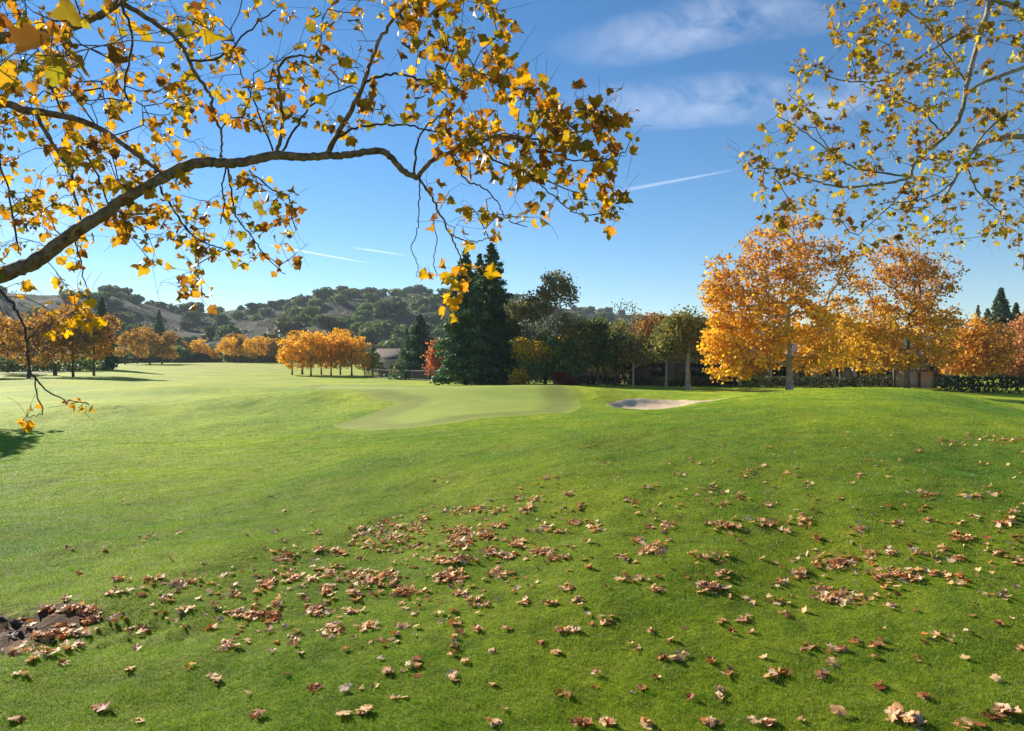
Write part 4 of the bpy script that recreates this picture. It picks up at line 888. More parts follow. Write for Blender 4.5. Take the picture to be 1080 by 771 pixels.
def canopy(name, label, limbs, regions, singles, seed, leaf_size, bark, twig, rmin=0.0021):
    """an overhanging tree: limbs traced in depth, twigs grown out to the leaf clusters, leaves hung on them"""
    rg = np.random.default_rng(seed); root = empty(name, limbs[0][0][0]); tag(root, label, 'tree'); off = np.array(limbs[0][0][0])
    nodes = []
    for P, rad in limbs:
        k = len(P); S = spline(P, 7); rr = np.interp(np.linspace(0, k - 1, len(S)), np.arange(k), rad); wob = rg.normal(0, 1, S.shape) * np.where(rr < .016, rr * .12 + .004, .0035)[:, None]; rr = rr * (1 + .05 * np.sin(np.arange(len(rr)) * 1.9 + rr[0] * 900) + rg.normal(0, .02, len(rr))); S = S + wob
        mb = MB(); sweep(mb, S - off, rr, 10 if rad[0] > .02 else 7); mb.obj('trunk' if P is limbs[0][0] else 'limb', M[bark] if rad[0] > .016 else M[twig], root, True)
        if P is not limbs[0][0]: nodes += list(S[2:])
    T = []; Tp = []; Ts = []
    for poly, n, y0, y1, pal, per, s in regions:
        for px, py in in_poly(poly, n, rg):
            T.append(at(px, py, rg.uniform(y0, y1))); Tp.append((pal, per)); Ts.append(s)
    nodes = np.array(nodes); nn = len(nodes)
    X, Pn, ends = grow(nodes, np.full(nn, -1), np.zeros(nn), T, 0.16, 0.18, rg, 0.22, 0.03)
    rad = np.minimum(pipe_radii(Pn, ends, len(X), rmin, 0.42), 0.016)
    e = np.arange(nn, len(X)); tw = MB(); pr = rad[Pn[e]]; pr = np.where(Pn[e] < nn, rad[e] * 1.1, np.minimum(pr, rad[e] * 1.5))
    tubes(tw, X[Pn[e]] - off, X[e] - off, pr, rad[e], 4); 
    base = []; ax = []; sz = []; C = []; PA = []; PB = []
    for i, (pal, per) in enumerate(Tp):
        tip = X[ends[i]]; k = max(1, rg.poisson(per * 1.45)); d = tip - X[Pn[ends[i]]]; d = d / (np.linalg.norm(d) + 1e-9)
        for q in range(k):
            pd = d * 0.5 + rg.normal(0, 0.7, 3) + np.array([0, 0, -0.25]); pd /= np.linalg.norm(pd); b = tip - d * 0.05 * q + pd * rg.uniform(0.03, 0.085)
            PA.append(tip - d * 0.05 * q); PB.append(b); base.append(b); ax.append(pd * 0.8 + rg.normal(0, 0.45, 3) + np.array([0, 0, -0.55])); sz.append(leaf_size * Ts[i] * rg.uniform(0.42, 1.28)); C.append(palette_pick(1, pal, rg)[0])
        for q in range(rg.poisson(1.1)):      # bare side twiglets
            a_ = X[Pn[ends[i]]] if q else tip; m_ = a_ + d * 0.09 + rg.normal(0, 0.05, 3); PA += [a_, m_]; PB += [m_, m_ + (m_ - a_) * .7 + rg.normal(0, 0.03, 3)]
    tubes(tw, np.array(PA) - off, np.array(PB) - off, np.full(len(PA), 0.0016), np.full(len(PA), 0.0013), 3)
    tw.obj('twigs', M[twig], root)
    fo = MB(); add_leaves(fo, np.array(base) - off, np.array(ax), np.array(sz), np.array(C), rg, 0.62, 0.05); fo.obj('foliage', M['leaf'], root)
    for px, py, Y, s, c, tilt in singles:       # the few nearest leaves, each a part, on a stalk that runs to the nearest twig
        mb = MB(); p = at(px, py, Y); base_ = p - np.array(tilt) / np.linalg.norm(tilt) * s * 0.4; j = int(np.argmin(np.linalg.norm(X - base_, axis=1)))
        st = X[j] + (base_ - X[j]) * np.linspace(0, 1, 6)[:, None]; st[1:5] += rg.normal(0, 0.02, (4, 3)); sweep(mb, st - off, np.linspace(0.004, 0.0018, 6), 5)
        mb.obj('leaf_stalk', M[twig], root)
        mb = MB(); add_leaves(mb, base_[None] - off, np.array([tilt], float), [s], np.array([c]), rg, 0.3, 0.03); mb.obj('leaf', M['leaf'], root)
    return root

thin = 0.86
def limb(pts, y0, y1):
    """pts: (column, row, width in px) of the photograph, at forward distances y0..y1"""
    n = len(pts); Ys = np.linspace(y0, y1, n); P = np.array([at(p[0], p[1], Y) for p, Y in zip(pts, Ys)]); return P, np.array([p[2] * thin / 2 / 720 * Y for p, Y in zip(pts, Ys)])

tb = np.array([-6.35, 5.25, float(hz(-6.35, 5.25)) - .15])
LT = [(np.array([tb, tb + (0.05, 0, .6), tb + (0.12, 0.05, 1.6), tb + (.2, .05, 3.0), tb + (.15, .1, 4.6), tb + (.1, .1, 6.6), tb + (.3, 0, 8.6)]), np.array([.34, .28, .25, .23, .19, .15, .09]))]
L1 = limb([(-330, 330, 26), (-200, 352, 23), (-80, 325, 20), (0, 290, 18.5), (35, 277, 17.5), (75, 248, 16), (110, 225, 14.5), (130, 211, 13.5), (160, 194, 12.5), (190, 178, 13), (215, 171, 12), (240, 172, 11.5), (262, 170, 11), (290, 164, 11), (320, 166, 10), (345, 164, 9), (370, 163, 8.6), (400, 159, 8), (412, 166, 7.6), (425, 180, 7.4), (440, 187, 7)], 5.2, 5.8)
LT += [L1,
    limb([(440, 187, 6), (456, 169, 5.4), (479, 159, 4.8), (507, 149, 4.2), (523, 144, 3.8), (554, 146, 3.2), (566, 136, 2.6), (580, 122, 2)], 5.8, 5.4),
    limb([(523, 144, 2.8), (555, 147, 2.6), (590, 143, 2.2), (622, 136, 1.8), (645, 126, 1.4)], 5.6, 5.2), limb([(505, 150, 2.8), (520, 168, 2.4), (552, 181, 2), (585, 194, 1.6), (610, 205, 1.3)], 5.6, 5.3),
    limb([(477, 164, 2.4), (490, 188, 2), (508, 197, 1.8), (524, 212, 1.5), (534, 230, 1.3), (557, 240, 1)], 5.7, 5.4), limb([(560, 150, 2), (600, 168, 1.8), (640, 168, 1.5), (658, 160, 1.2)], 5.4, 5.1), limb([(552, 181, 1.8), (576, 199, 1.6), (602, 222, 1.4), (622, 228, 1.1)], 5.4, 5.2),
    limb([(441, 188, 2.0), (443, 200, 1.7), (441, 217, 1.5), (442, 232, 1.3), (438, 249, 1.2), (434, 264, 1.1), (441, 280, 1), (439, 292, .8)], 5.8, 5.6), limb([(441, 188, 3.4), (454, 204, 3), (463, 223, 2.6), (474, 246, 2.2), (484, 267, 1.8), (487, 292, 1.5)], 5.7, 5.0),
    limb([(461, 222, 1.7), (457, 236, 1.4), (461, 254, 1.3), (457, 272, 1.2), (461, 292, 1)], 5.6, 5.0), limb([(474, 246, 1.8), (488, 253, 1.6), (503, 255, 1.4), (519, 251, 1)], 5.4, 5.3),
    limb([(344, 163, 7), (365, 126, 6), (383, 89, 5.2), (397, 49, 4.4), (414, 21, 3.6), (436, -2, 3), (450, -25, 2.4)], 6.05, 5.6), limb([(383, 89, 3.6), (396, 82, 3.2), (415, 78, 2.8), (437, 82, 2.4), (462, 90, 2), (490, 96, 1.6)], 5.8, 5.5),
    limb([(352, 148, 3.4), (372, 136, 3), (402, 132, 2.6), (432, 133, 2.2), (465, 140, 1.6)], 6, 5.6), limb([(437, 184, 3), (440, 152, 2.6), (446, 138, 2.2), (462, 122, 1.8), (480, 100, 1.5), (500, 70, 1.2)], 5.8, 5.4),
    limb([(292, 163, 5), (298, 132, 4.4), (296, 105, 3.8), (294, 78, 3.4), (304, 60, 2.8), (332, 61, 2)], 6.2, 5.8), limb([(297, 162, 3), (318, 125, 2.6), (335, 106, 2.2), (372, 90, 1.6)], 6.2, 6.0), limb([(288, 160, 2.4), (272, 118, 2), (262, 95, 1.7), (252, 70, 1.4), (246, 40, 1.1)], 6.3, 6.4),
    limb([(-200, 20, 20), (-90, 50, 16), (30, 36, 12), (70, 30, 10), (105, 16, 8.5), (126, 2, 8), (150, -20, 6)], 5.6, 5.0), limb([(126, 2, 6.5), (160, 22, 5.8), (185, 40, 5), (200, 65, 4.4), (213, 88, 4), (222, 102, 3.6), (226, 122, 3.2), (234, 144, 2.8), (232, 170, 2.2)], 5.0, 5.6),
    limb([(-150, 150, 14), (-10, 112, 9.5), (25, 116, 9), (60, 121, 8), (98, 132, 7), (125, 149, 6), (148, 166, 5), (168, 180, 4)], 6.6, 6.2), limb([(37, 119, 5), (54, 148, 4.4), (72, 176, 3.8), (78, 200, 3.2), (86, 236, 2.4)], 6.4, 6.0),
    limb([(50, 84, 2.6), (75, 135, 2.4), (90, 162, 2.4), (103, 186, 2.2), (115, 218, 1.8)], 6.8, 6.2), limb([(66, 88, 2), (98, 128, 1.8), (118, 166, 1.6), (130, 205, 1.3)], 6.6, 6.3), limb([(168, 197, 3), (186, 226, 2.6), (200, 246, 2.2), (222, 258, 1.8), (245, 266, 1.3)], 6.5, 6.1), limb([(78, 250, 2), (84, 272, 1.7), (91, 303, 1.2)], 6.7, 6.4),
    limb([(234, 165, 2.4), (238, 180, 2), (234, 197, 1.8), (237, 215, 1.6), (232, 236, 1.2)], 6.3, 6.1), limb([(240, 176, 2.6), (245, 210, 2.2), (250, 230, 2), (266, 250, 1.7), (280, 270, 1.4), (300, 290, 1)], 6.3, 6.0), limb([(262, 180, 2), (290, 202, 1.8), (304, 207, 1.6), (306, 224, 1.4), (313, 243, 1)], 6.2, 5.9),
    limb([(-60, 280, 4), (0, 308, 3.2), (22, 336, 2.8), (28, 360, 2.4), (32, 392, 2.2), (58, 417, 1.8), (94, 427, 1.2)], 5.6, 4.8), limb([(36, 396, 1.8), (40, 420, 1.6), (45, 435, 1.3), (28, 440, 1)], 5.0, 4.8),
    limb([(20, 268, 2.4), (8, 200, 2.2), (-5, 160, 1.8)], 5.3, 5.8), limb([(126, 2, 3.5), (140, 40, 3), (132, 90, 2.4), (140, 120, 1.8)], 5.0, 5.4), limb([(200, 65, 3), (232, 60, 2.5), (265, 30, 2), (290, 10, 1.5)], 5.2, 5.4)]
REG_L = [
    ([(-40, 60), (60, 60), (130, 80), (130, 250), (60, 275), (-40, 285)], 175, 5.0, 7.4, YEL, 2.3, .92), ([(110, -20), (250, -20), (250, 120), (190, 200), (120, 200)], 120, 5.2, 8, YEL, 2.2, .95), ([(250, -20), (440, -20), (420, 150), (300, 150), (250, 130)], 92, 5.4, 6.8, YEL, 2.2, .95),
    ([(425, -20), (520, -20), (540, 60), (585, 95), (590, 190), (500, 185), (450, 150), (430, 110)], 140, 5, 6.2, YEL, 2.7, 1), ([(540, 70), (560, 60), (590, 95), (640, 112), (655, 150), (648, 205), (610, 225), (570, 180)], 40, 5, 5.7, YEL, 2.6, 1.05),
    ([(600, 105), (652, 112), (648, 140), (605, 130)], 7, 5, 5.4, YEL, 2.5, 1.05), ([(652, 150), (672, 145), (672, 165), (655, 168)], 3, 5.1, 5.3, YEL, 1, .9), ([(620, 185), (648, 185), (650, 235), (622, 232)], 9, 5.1, 5.4, YEL, 2.2, 1.0),
    ([(150, 190), (240, 182), (310, 185), (325, 250), (310, 300), (270, 285), (230, 270), (170, 250)], 58, 5.7, 6.8, YEL, 2.2, .95), ([(110, 215), (170, 215), (240, 270), (240, 330), (200, 330), (150, 280)], 44, 5.4, 6.6, YEL, 2.2, .9), ([(445, 190), (600, 195), (575, 240), (500, 255), (455, 240)], 22, 5.1, 5.8, YEL, 1.7, .9),
    ([(456, 290), (490, 285), (500, 330), (462, 335)], 8, 4.7, 5.1, BRIGHT, 2.2, .95), ([(478, 275), (515, 270), (515, 290), (480, 290)], 2, 4.9, 5.1, BRIGHT, 2, 1.1), ([(0, 298), (60, 292), (112, 305), (108, 340), (10, 345)], 17, 5, 6, BRIGHT, 1.8, .9), ([(60, 425), (110, 418), (110, 430), (60, 432)], 3, 4.7, 4.9, BRIGHT, 1.2, .75), ([(8, 425), (36, 425), (40, 446), (5, 446)], 3, 4.7, 4.9, BRIGHT, 1.4, .8),
    ([(-30, -20), (120, -20), (95, 70), (-30, 110)], 48, 3.6, 5.6, YEL, 2.0, 1.0)]
SING_L = [(32, 48, 1.9, .11, (0.13, 0.065, 0.025), (-.5, .1, -.35)), (226, 36, 2.6, .10, (0.58, 0.40, 0.02), (.6, .1, -.2)), (84, 68, 3.0, .10, (0.28, 0.14, 0.03), (.3, .2, -.6)), (58, 80, 3.0, .09, (0.40, 0.36, 0.03), (-.1, .1, -.8)), (122, 60, 3.4, .10, (0.22, 0.09, 0.03), (.7, 0, -.3)), (70, 12, 2.6, .10, (0.22, 0.17, 0.03), (-.6, .1, -.1)), (195, 34, 3.4, .10, (0.24, 0.2, 0.03), (.5, .1, -.2)), (5, 82, 3.2, .10, (0.46, 0.28, 0.03), (-.3, .1, -.6))]
canopy('sycamore_tree', 'overhanging near sycamore with yellow leaves, its long limb crossing the upper left sky', LT, REG_L, SING_L, 301, 0.087, 'bark', 'twig')

thin = 0.74
tb = np.array([13.6, 10.6, float(hz(13.6, 10.6)) - .15])
RT = [(np.array([tb, tb + (0, 0, .6), tb + (-.1, 0, 2.0), tb + (-.15, .1, 4), tb + (-.2, .1, 6.5), tb + (-.3, 0, 9)]), np.array([.36, .3, .26, .22, .16, .08])),
    limb([(1420, 205, 22), (1250, 165, 16), (1150, 150, 11), (1080, 144, 8), (1050, 147, 7), (1033, 153, 6), (1018, 170, 5), (1006, 191, 4), (997, 206, 3)], 10.6, 9.4), limb([(1060, -60, 9), (1045, 0, 7.5), (1027, 60, 6.5), (1020, 90, 6), (1012, 124, 6), (997, 144, 5.5), (979, 158, 5), (964, 173, 5), (957, 188, 4), (926, 194, 3.2), (887, 197, 2.6), (849, 188, 2), (819, 178, 1.5), (795, 178, 1.1)], 9.6, 9.0),
    limb([(958, 186, 3), (920, 181, 2.6), (893, 173, 2.2), (873, 155, 1.8), (860, 135, 1.3)], 9.2, 9.4), limb([(1400, 60, 18), (1180, 60, 12), (1080, 13, 8), (1062, 4, 7), (1040, -2, 6), (1000, -20, 4)], 10.6, 9.4), limb([(1300, 20, 12), (1150, 50, 8), (1080, 71, 6), (1056, 80, 5), (1033, 89, 4), (1016, 102, 3)], 10.4, 9.6),
    limb([(1022, 30, 3.6), (990, 48, 3.2), (973, 59, 3), (950, 74, 2.8), (935, 84, 2.6), (920, 86, 2.2), (896, 86, 1.8), (872, 80, 1.4)], 9.4, 9.0), limb([(1250, 60, 9), (1130, 80, 6), (1080, 110, 4.5), (1056, 124, 4), (1035, 145, 3), (1015, 175, 2)], 10.2, 9.4), limb([(1021, 89, 3.4), (1000, 60, 3), (975, 25, 2.6), (950, 8, 2)], 9.5, 9.6),
    limb([(893, 173, 2), (860, 148, 1.8), (838, 132, 1.5), (819, 122, 1.2)], 9.2, 9.0), limb([(1006, 191, 2.4), (985, 206, 2), (960, 212, 1.7), (930, 214, 1.3)], 9.4, 9.2), limb([(1018, 170, 2.4), (1030, 200, 2), (1050, 220, 1.6), (1075, 240, 1.2)], 9.5, 9.3), limb([(1150, 150, 4), (1100, 200, 3), (1085, 250, 2), (1078, 285, 1.3)], 9.8, 9.4),
    limb([(957, 190, 2.2), (945, 210, 1.8), (925, 230, 1.4), (905, 248, 1)], 9.2, 9.1), limb([(996, 145, 2.6), (975, 120, 2.2), (950, 105, 1.8), (930, 108, 1.3)], 9.3, 9.2)]
REG_R = [([(868, 5), (1000, -20), (1110, -20), (1110, 130), (1000, 130), (930, 115), (885, 60)], 250, 8.2, 10.4, DUSKY, 2.3, .95), ([(845, 40), (870, 55), (880, 95), (845, 100), (838, 70)], 12, 8.6, 9.2, DUSKY, 2, .9), ([(805, 95), (880, 100), (960, 120), (1000, 160), (960, 232), (880, 240), (815, 225), (785, 170)], 150, 8.4, 9.9, DUSKY, 2.3, .95),
    ([(772, 150), (805, 150), (805, 190), (775, 190)], 9, 8.8, 9.2, DUSKY, 2, .95), ([(800, 200), (835, 190), (835, 235), (805, 235)], 14, 8.8, 9.2, DUSKY, 2, 1), ([(950, 130), (1100, 130), (1100, 240), (1010, 262), (950, 245)], 135, 8.6, 10.2, DUSKY, 2.1, .9), ([(1055, 225), (1095, 225), (1095, 290), (1070, 288)], 10, 9.2, 9.6, DUSKY, 2, .95), ([(880, 235), (950, 232), (950, 262), (885, 265)], 12, 8.8, 9.3, DUSKY, 1.8, .95)]
canopy('sycamore_tree', 'overhanging near sycamore with pale twigs and dull gold leaves in the upper right corner', RT, REG_R, [], 302, 0.092, 'bark_right', 'twig_pale')

# ------------------------------------------------------------------ fallen leaves on the lawn
# (column, row, half width, half height in px, how many, kind) of every drift seen in the photograph
DR = """497 540 38 5 45;446 551 6 4 10;555 538 8 4 14;545 527 5 3 6;548 518 3 2 4;566 528 8 3 8;580 505 7 2 6;597 522 8 3 9;613 535 6 4 8;606 553 8 3 8;576 558 6 5 10;590 562 5 2 5
411 568 42 16 130;488 563 24 9 55;513 567 10 5 22;485 574 14 5 25;527 556 12 3 12;545 574 10 5 18;520 583 9 5 14;538 588 8 4 12;570 584 12 5 20;590 590 14 4 14;480 592 28 4 30;476 609 17 7 38;525 606 11 6 18
390 612 36 9 65;345 606 11 5 20;344 624 10 6 18;425 625 22 5 25;485 628 9 5 10;504 637 12 7 11 r;372 630 8 7 12;336 645 13 7 20;369 647 8 3 5;288 652 9 5 15 r;267 650 12 5 14;292 639 6 3 6;283 618 10 5 16;306 609 11 7 18;329 614 8 3 6
299 588 12 8 20;335 563 8 4 8;291 563 5 3 3;336 581 7 4 10;355 584 8 4 10;350 668 14 7 15;390 664 10 6 8;309 676 8 6 5;422 662 6 2 3;416 672 4 3 2;438 702 8 4 4;408 711 7 3 3;332 728 7 4 3 r;383 755 7 4 2;392 730 6 2 2;364 730 2 1 1
481 660 8 2 4;503 665 5 2 4;483 672 6 4 3;478 686 6 6 4;478 716 6 3 3;522 690 5 2 2 r;536 665 6 2 2 r;490 700 4 2 1;555 637 8 4 5 r;580 639 8 2 5;608 634 6 4 5;596 623 8 2 5;599 667 14 3 9;568 680 5 2 2;587 690 4 2 2;596 737 5 4 1;520 765 6 5 2;612 765 9 3 3
693 558 16 4 12;607 552 8 3 6;631 559 10 4 8;687 580 17 6 20;672 570 5 3 4;706 571 4 2 3;768 556 17 5 15;747 590 18 4 12;655 590 10 3 5;663 612 15 4 9;621 600 6 3 4;691 625 9 5 6;760 607 12 4 8;744 622 11 9 17;762 623 10 3 6
640 657 13 5 6;685 667 6 2 2;759 658 5 2 2;784 657 8 3 3;723 666 3 1 1;771 669 3 2 1;792 669 3 2 1;706 679 5 3 2;675 686 4 2 1;702 694 11 5 4;750 702 7 4 2 r;766 712 8 3 2;762 732 9 7 3;682 727 8 4 2 r;694 717 4 2 1;625 715 6 5 1;595 736 7 5 1;648 766 10 4 2;679 765 5 4 2;751 766 7 4 3;803 765 12 5 3
810 553 12 5 12;832 561 8 4 8;849 552 8 6 10;861 570 6 4 6;909 559 13 4 10;946 553 5 3 4;978 552 6 3 4;1014 553 6 2 3;1059 552 12 5 10;1071 568 8 4 5;1026 547 6 3 5;879 594 26 9 42;843 607 10 6 8;916 591 10 6 13;939 586 8 5 8;972 585 11 5 10;996 582 7 5 6;1014 568 13 6 10;1008 591 9 4 8
950 608 40 7 48;1003 611 11 5 8;1056 585 13 3 8;1075 594 10 5 8;882 633 28 5 38;867 624 10 6 10;822 618 7 6 6;817 636 11 3 5;939 641 8 5 4;964 646 3 2 1;828 650 7 4 3;786 655 7 4 3;1053 629 10 3 3;1015 618 9 4 3
853 686 8 6 3 d;882 687 11 4 5;900 679 6 2 2;927 684 5 7 4 d;978 678 11 5 5;1000 675 4 5 2;1020 667 7 3 1;1026 651 8 2 1;1048 659 9 3 2 r;1072 653 8 4 1;1077 687 6 5 2;967 696 9 3 2;816 714 15 5 4;867 717 9 6 4;882 704 6 2 1;928 724 5 4 1 d;975 741 3 3 1;1062 750 11 7 3;1053 760 11 4 2 d;960 763 24 7 7;1015 768 13 4 3;942 754 8 4 2;800 766 10 4 1
749 517 13 5 9;781 527 9 5 6;718 502 6 4 5;784 500 9 4 6;804 492 6 3 3;759 472 7 2 3;759 485 5 2 2;707 489 3 2 2;810 473 4 2 2;893 459 5 2 3;998 467 9 4 8;1060 465 42 4 38;1035 490 8 3 4;969 477 5 2 3;913 488 5 2 2;905 504 9 5 6;884 528 6 3 2 r;944 535 12 3 5;977 523 12 4 8;1022 525 13 4 8;847 550 9 5 9;812 554 10 4 5;765 556 16 4 8;1018 570 16 4 6;1057 552 14 5 10;1050 522 8 3 4;1072 541 10 3 4
703 556 10 5 8;672 571 6 3 3;689 582 14 6 12;664 532 7 4 6;689 543 5 3 2;697 522 8 3 3;763 535 9 3 5 ;814 534 9 3 4;817 516 4 2 2;839 503 6 3 3;852 512 5 3 3;620 472 7 2 3;553 473 4 1 2;640 490 3 1 1;730 488 3 2 2;655 505 5 2 2;680 515 5 2 3
150 570 7 2 2;163 567 6 2 2;188 564 5 3 2 r;57 589 6 2 1;72 577 5 3 1 r;80 607 6 3 2 r;125 614 8 3 6;122 626 14 4 8;162 613 9 4 8;190 618 17 6 15;177 632 10 4 4;152 629 8 3 2;193 647 7 4 4;127 655 14 5 7;142 667 14 4 6 r;141 687 5 3 2;79 683 11 6 6 r;38 697 8 4 2;66 702 4 3 1;25 715 6 4 2 r;137 707 5 2 1;227 720 9 5 3;240 683 13 8 7;203 706 4 3 1 y;252 652 16 6 15;290 655 8 4 4;282 618 8 4 4;108 748 5 4 1 r;20 762 4 3 1 r;148 762 4 3 1;270 757 6 3 1;238 611 5 3 2;247 630 7 3 3;228 643 5 3 2
30 689 34 4 16;72 668 22 6 24;95 655 10 5 14;85 645 16 5 26;40 672 30 9 16;50 645 8 4 7;68 634 5 4 4;98 660 3 2 1 y;20 660 18 6 5;110 580 5 2 1;215 595 3 1 1;180 590 3 1 1;300 540 3 2 1;285 525 3 2 2;130 528 5 2 1;470 510 3 1 1;440 485 2 1 1"""
def fallen():
    rg = np.random.default_rng(77); px = []; py = []; kd = []
    for it in DR.replace('\n', ';').split(';'):
        t = it.split(); cx, cy, rx, ry, n = map(float, t[:5]); k = t[5] if len(t) > 5 else ''
        for _ in range(int(round(n * 1.65))):
            a = rg.uniform(0, 6.28); r = math.sqrt(rg.random()) if rg.random() < .55 else abs(rg.normal(0, .85)); px.append(cx + rx * r * math.cos(a)); py.append(cy + ry * r * math.sin(a)); kd.append(k)
    for _ in range(70):   # strays
        q = in_poly([(600, 475), (860, 450), (1080, 440), (1080, 771), (300, 771), (120, 610), (420, 510)], 1, rg)[0]; px.append(q[0]); py.append(q[1]); kd.append('')
    for poly, m_ in (([(250, 690), (110, 625), (330, 560), (480, 535), (600, 505), (640, 590), (520, 640), (400, 690)], 340), ([(640, 520), (780, 470), (1080, 450), (1080, 640), (820, 640), (660, 620)], 200)):
        for q in in_poly(poly, m_, rg): px.append(q[0]); py.append(q[1]); kd.append('')
    px, py = np.array(px), np.array(py); P = ground_hit(px, py); n = len(P)
    kinds = {'tan': [(0.76, 0.44, 0.20), (0.82, 0.52, 0.27), (0.70, 0.38, 0.16)], 'pale': [(0.82, 0.60, 0.40), (0.77, 0.54, 0.34)], 'brown': [(0.42, 0.20, 0.09), (0.50, 0.25, 0.11)],
             'rust red': [(0.42, 0.13, 0.045), (0.48, 0.17, 0.04)], 'dark red': [(0.22, 0.055, 0.022)], 'yellow': [(0.62, 0.36, 0.04)], 'orange': [(0.5, 0.19, 0.03)]}
    ck = []
    for k in kd:
        u = rg.random()
        ck.append(('rust red' if u < .45 else 'orange' if u < .6 else 'brown' if u < .75 else 'tan') if k == 'r' else ('dark red' if u < .5 else 'brown') if k == 'd' else 'yellow' if k == 'y' else
                  ('tan' if u < .54 else 'pale' if u < .68 else 'brown' if u < .82 else 'rust red' if u < .95 else 'orange'))
    size = rg.uniform(0.034, 0.066, n) * np.where(py > 735, 1.45, np.where(py > 690, 1.15, 1.0)); dist = np.hypot(P[:, 0], P[:, 1]); P[:, 2] += rg.uniform(0.012, 0.03, n)
    q1, q2, _ = project(P); inside = (q1 > 2) & (q1 < 1078) & (q2 < 768)
    order = np.argsort(-(size / dist) * inside)
    posture = {}
    def shape(i, post):
        curl, cr = {'flat': (0.3, 0.05), 'curled': (0.9, 0.07), 'crumpled': (0.7, 0.12)}[post]
        return leaf_verts(1, rg, curl, cr)[0]
    lib = {}
    for post in ('flat', 'curled', 'crumpled'):
        for c in kinds:
            for v in range(5):
                V = shape(0, post); V[:, 1] -= 0.4; V[:, 2] = np.abs(V[:, 2]) * (1 if post != 'flat' else .7) * np.where(rg.random() < .3, -1, 1); V[:, :2] *= (1 - {'flat': .1, 'curled': .45, 'crumpled': .4}[post] * np.clip(np.hypot(V[:, 0], V[:, 1]) - .15, 0, .6)[:, None]); V[:, 2] = np.clip(V[:, 2], -.42, .42) * .7; V[:, 2] -= V[:, 2].min() + .05
                base = np.array(kinds[c][rg.integers(len(kinds[c]))]); C = base * rg.uniform(0.72, 1.2, (len(V), 1)); C[0] = base * 0.9
                mb = MB(); mb.add(V, [LEAF_T], C); st = np.array([(0, -.4, .02), (.02, -.55, .03), (.06, -.72, .02)]); sweep(mb, st, [.012, .010, .008], 4); mb.c[-1][:] = base * .8
                lib.setdefault((post, c), []).append(mb.mesh('fallen_leaf', M['dead']))
    cells_x = [(216, 'far left'), (432, 'left'), (648, 'middle'), (864, 'right'), (1e9, 'far right')]
    cells_y = [(520, 'high on the lawn'), (575, 'on the upper lawn'), (625, 'halfway down the lawn'), (680, 'on the lower lawn'), (725, 'low on the lawn'), (1e9, 'at the lawn bottom edge')]
    rec = []
    for i in order[:300]:
        post = rg.choice(['flat', 'curled', 'crumpled'], p=[.3, .4, .3]); m_ = lib[(post, ck[i])][rg.integers(5)]
        o = link(bpy.data.objects.new('fallen_leaf', m_)); o.location = P[i]; s = size[i] * 1.15; o.scale = (s * rg.uniform(.75, 1.15), s * rg.uniform(.85, 1.15), s * rg.uniform(.7, 1.1))
        o.rotation_euler = (rg.normal(0, .22), rg.normal(0, .22), rg.uniform(0, 6.28)); cxn = next(nm for lim, nm in cells_x if px[i] < lim); cyn = next(nm for lim, nm in cells_y if py[i] < lim)
        rec.append((o, ck[i], post, cxn, cyn, px[i]))
    words = ['leftmost', 'second from left', 'third from left', 'fourth from left', 'fifth from left', 'sixth from left', 'seventh from left', 'eighth from left', 'ninth from left', 'tenth from left']
    groups = {}
    for r in rec: groups.setdefault((r[1], r[2], r[3], r[4]), []).append(r)
    for (c, post, cxn, cyn), rs in groups.items():
        rs.sort(key=lambda r: r[5])
        for k, r in enumerate(rs):
            lab = f"{post} {c} leaf {cyn}, {cxn}"
            if len(rs) > 1: lab += ', ' + ('rightmost' if k == len(rs) - 1 else words[min(k, 9)]) + ' such'
            tag(r[0], lab, 'leaf', 'fallen sycamore leaves on the lawn')
    rest = order[300:]; mb = MB(); V = leaf_verts(len(rest), rg, 0.55, 0.10); V[..., 1] -= .4; V[..., 2] = np.abs(V[..., 2]) * .6; E = []
    for j, i in enumerate(rest):
        Rm = np.array(Euler((rg.normal(0, .35), rg.normal(0, .35), rg.uniform(0, 6.28))).to_matrix()); V[j] = (V[j] * size[i] * 1.15) @ Rm.T + P[i]
    C = np.array([kinds[ck[i]][rg.integers(len(kinds[ck[i]]))] for i in rest]) * rg.uniform(.75, 1.2, (len(rest), 1)); k = len(LEAF2)
    mb.add(V.reshape(-1, 3), [(np.arange(len(rest))[:, None, None] * k + LEAF_T[None]).reshape(-1, 3)], np.repeat(C, k, 0))
    tag(mb.obj('leaf_litter', M['dead']), 'scattered tan and brown fallen leaves lying in drifts further up the lawn', 'leaf litter', kind='stuff')
fallen()

# ------------------------------------------------------------------ roots in the bare hollow
def roots():
    rg = np.random.default_rng(4)
    for k, (pts, w_, lab) in enumerate([([(-20, 652), (15, 656), (45, 664), (80, 668)], .035, 'thicker dark root crossing the bare soil patch'), ([(-20, 672), (20, 668), (50, 676), (66, 672)], .025, 'thin dark root along the lower side of the bare soil patch')]):
        P = ground_hit([p[0] for p in pts], [p[1] for p in pts]); P[:, 2] += .012; S = spline(P, 6); S[1:-1] += rg.normal(0, .012, (len(S) - 2, 3)); S[:, 2] -= .012; mb = MB(); sweep(mb, S, np.linspace(w_ * .75, w_ * .25, len(S)) * rg.uniform(.8, 1.2, len(S)), 8)
        tag(mb.obj('root', M['bark_dark'], smooth=True), lab, 'root')
roots()

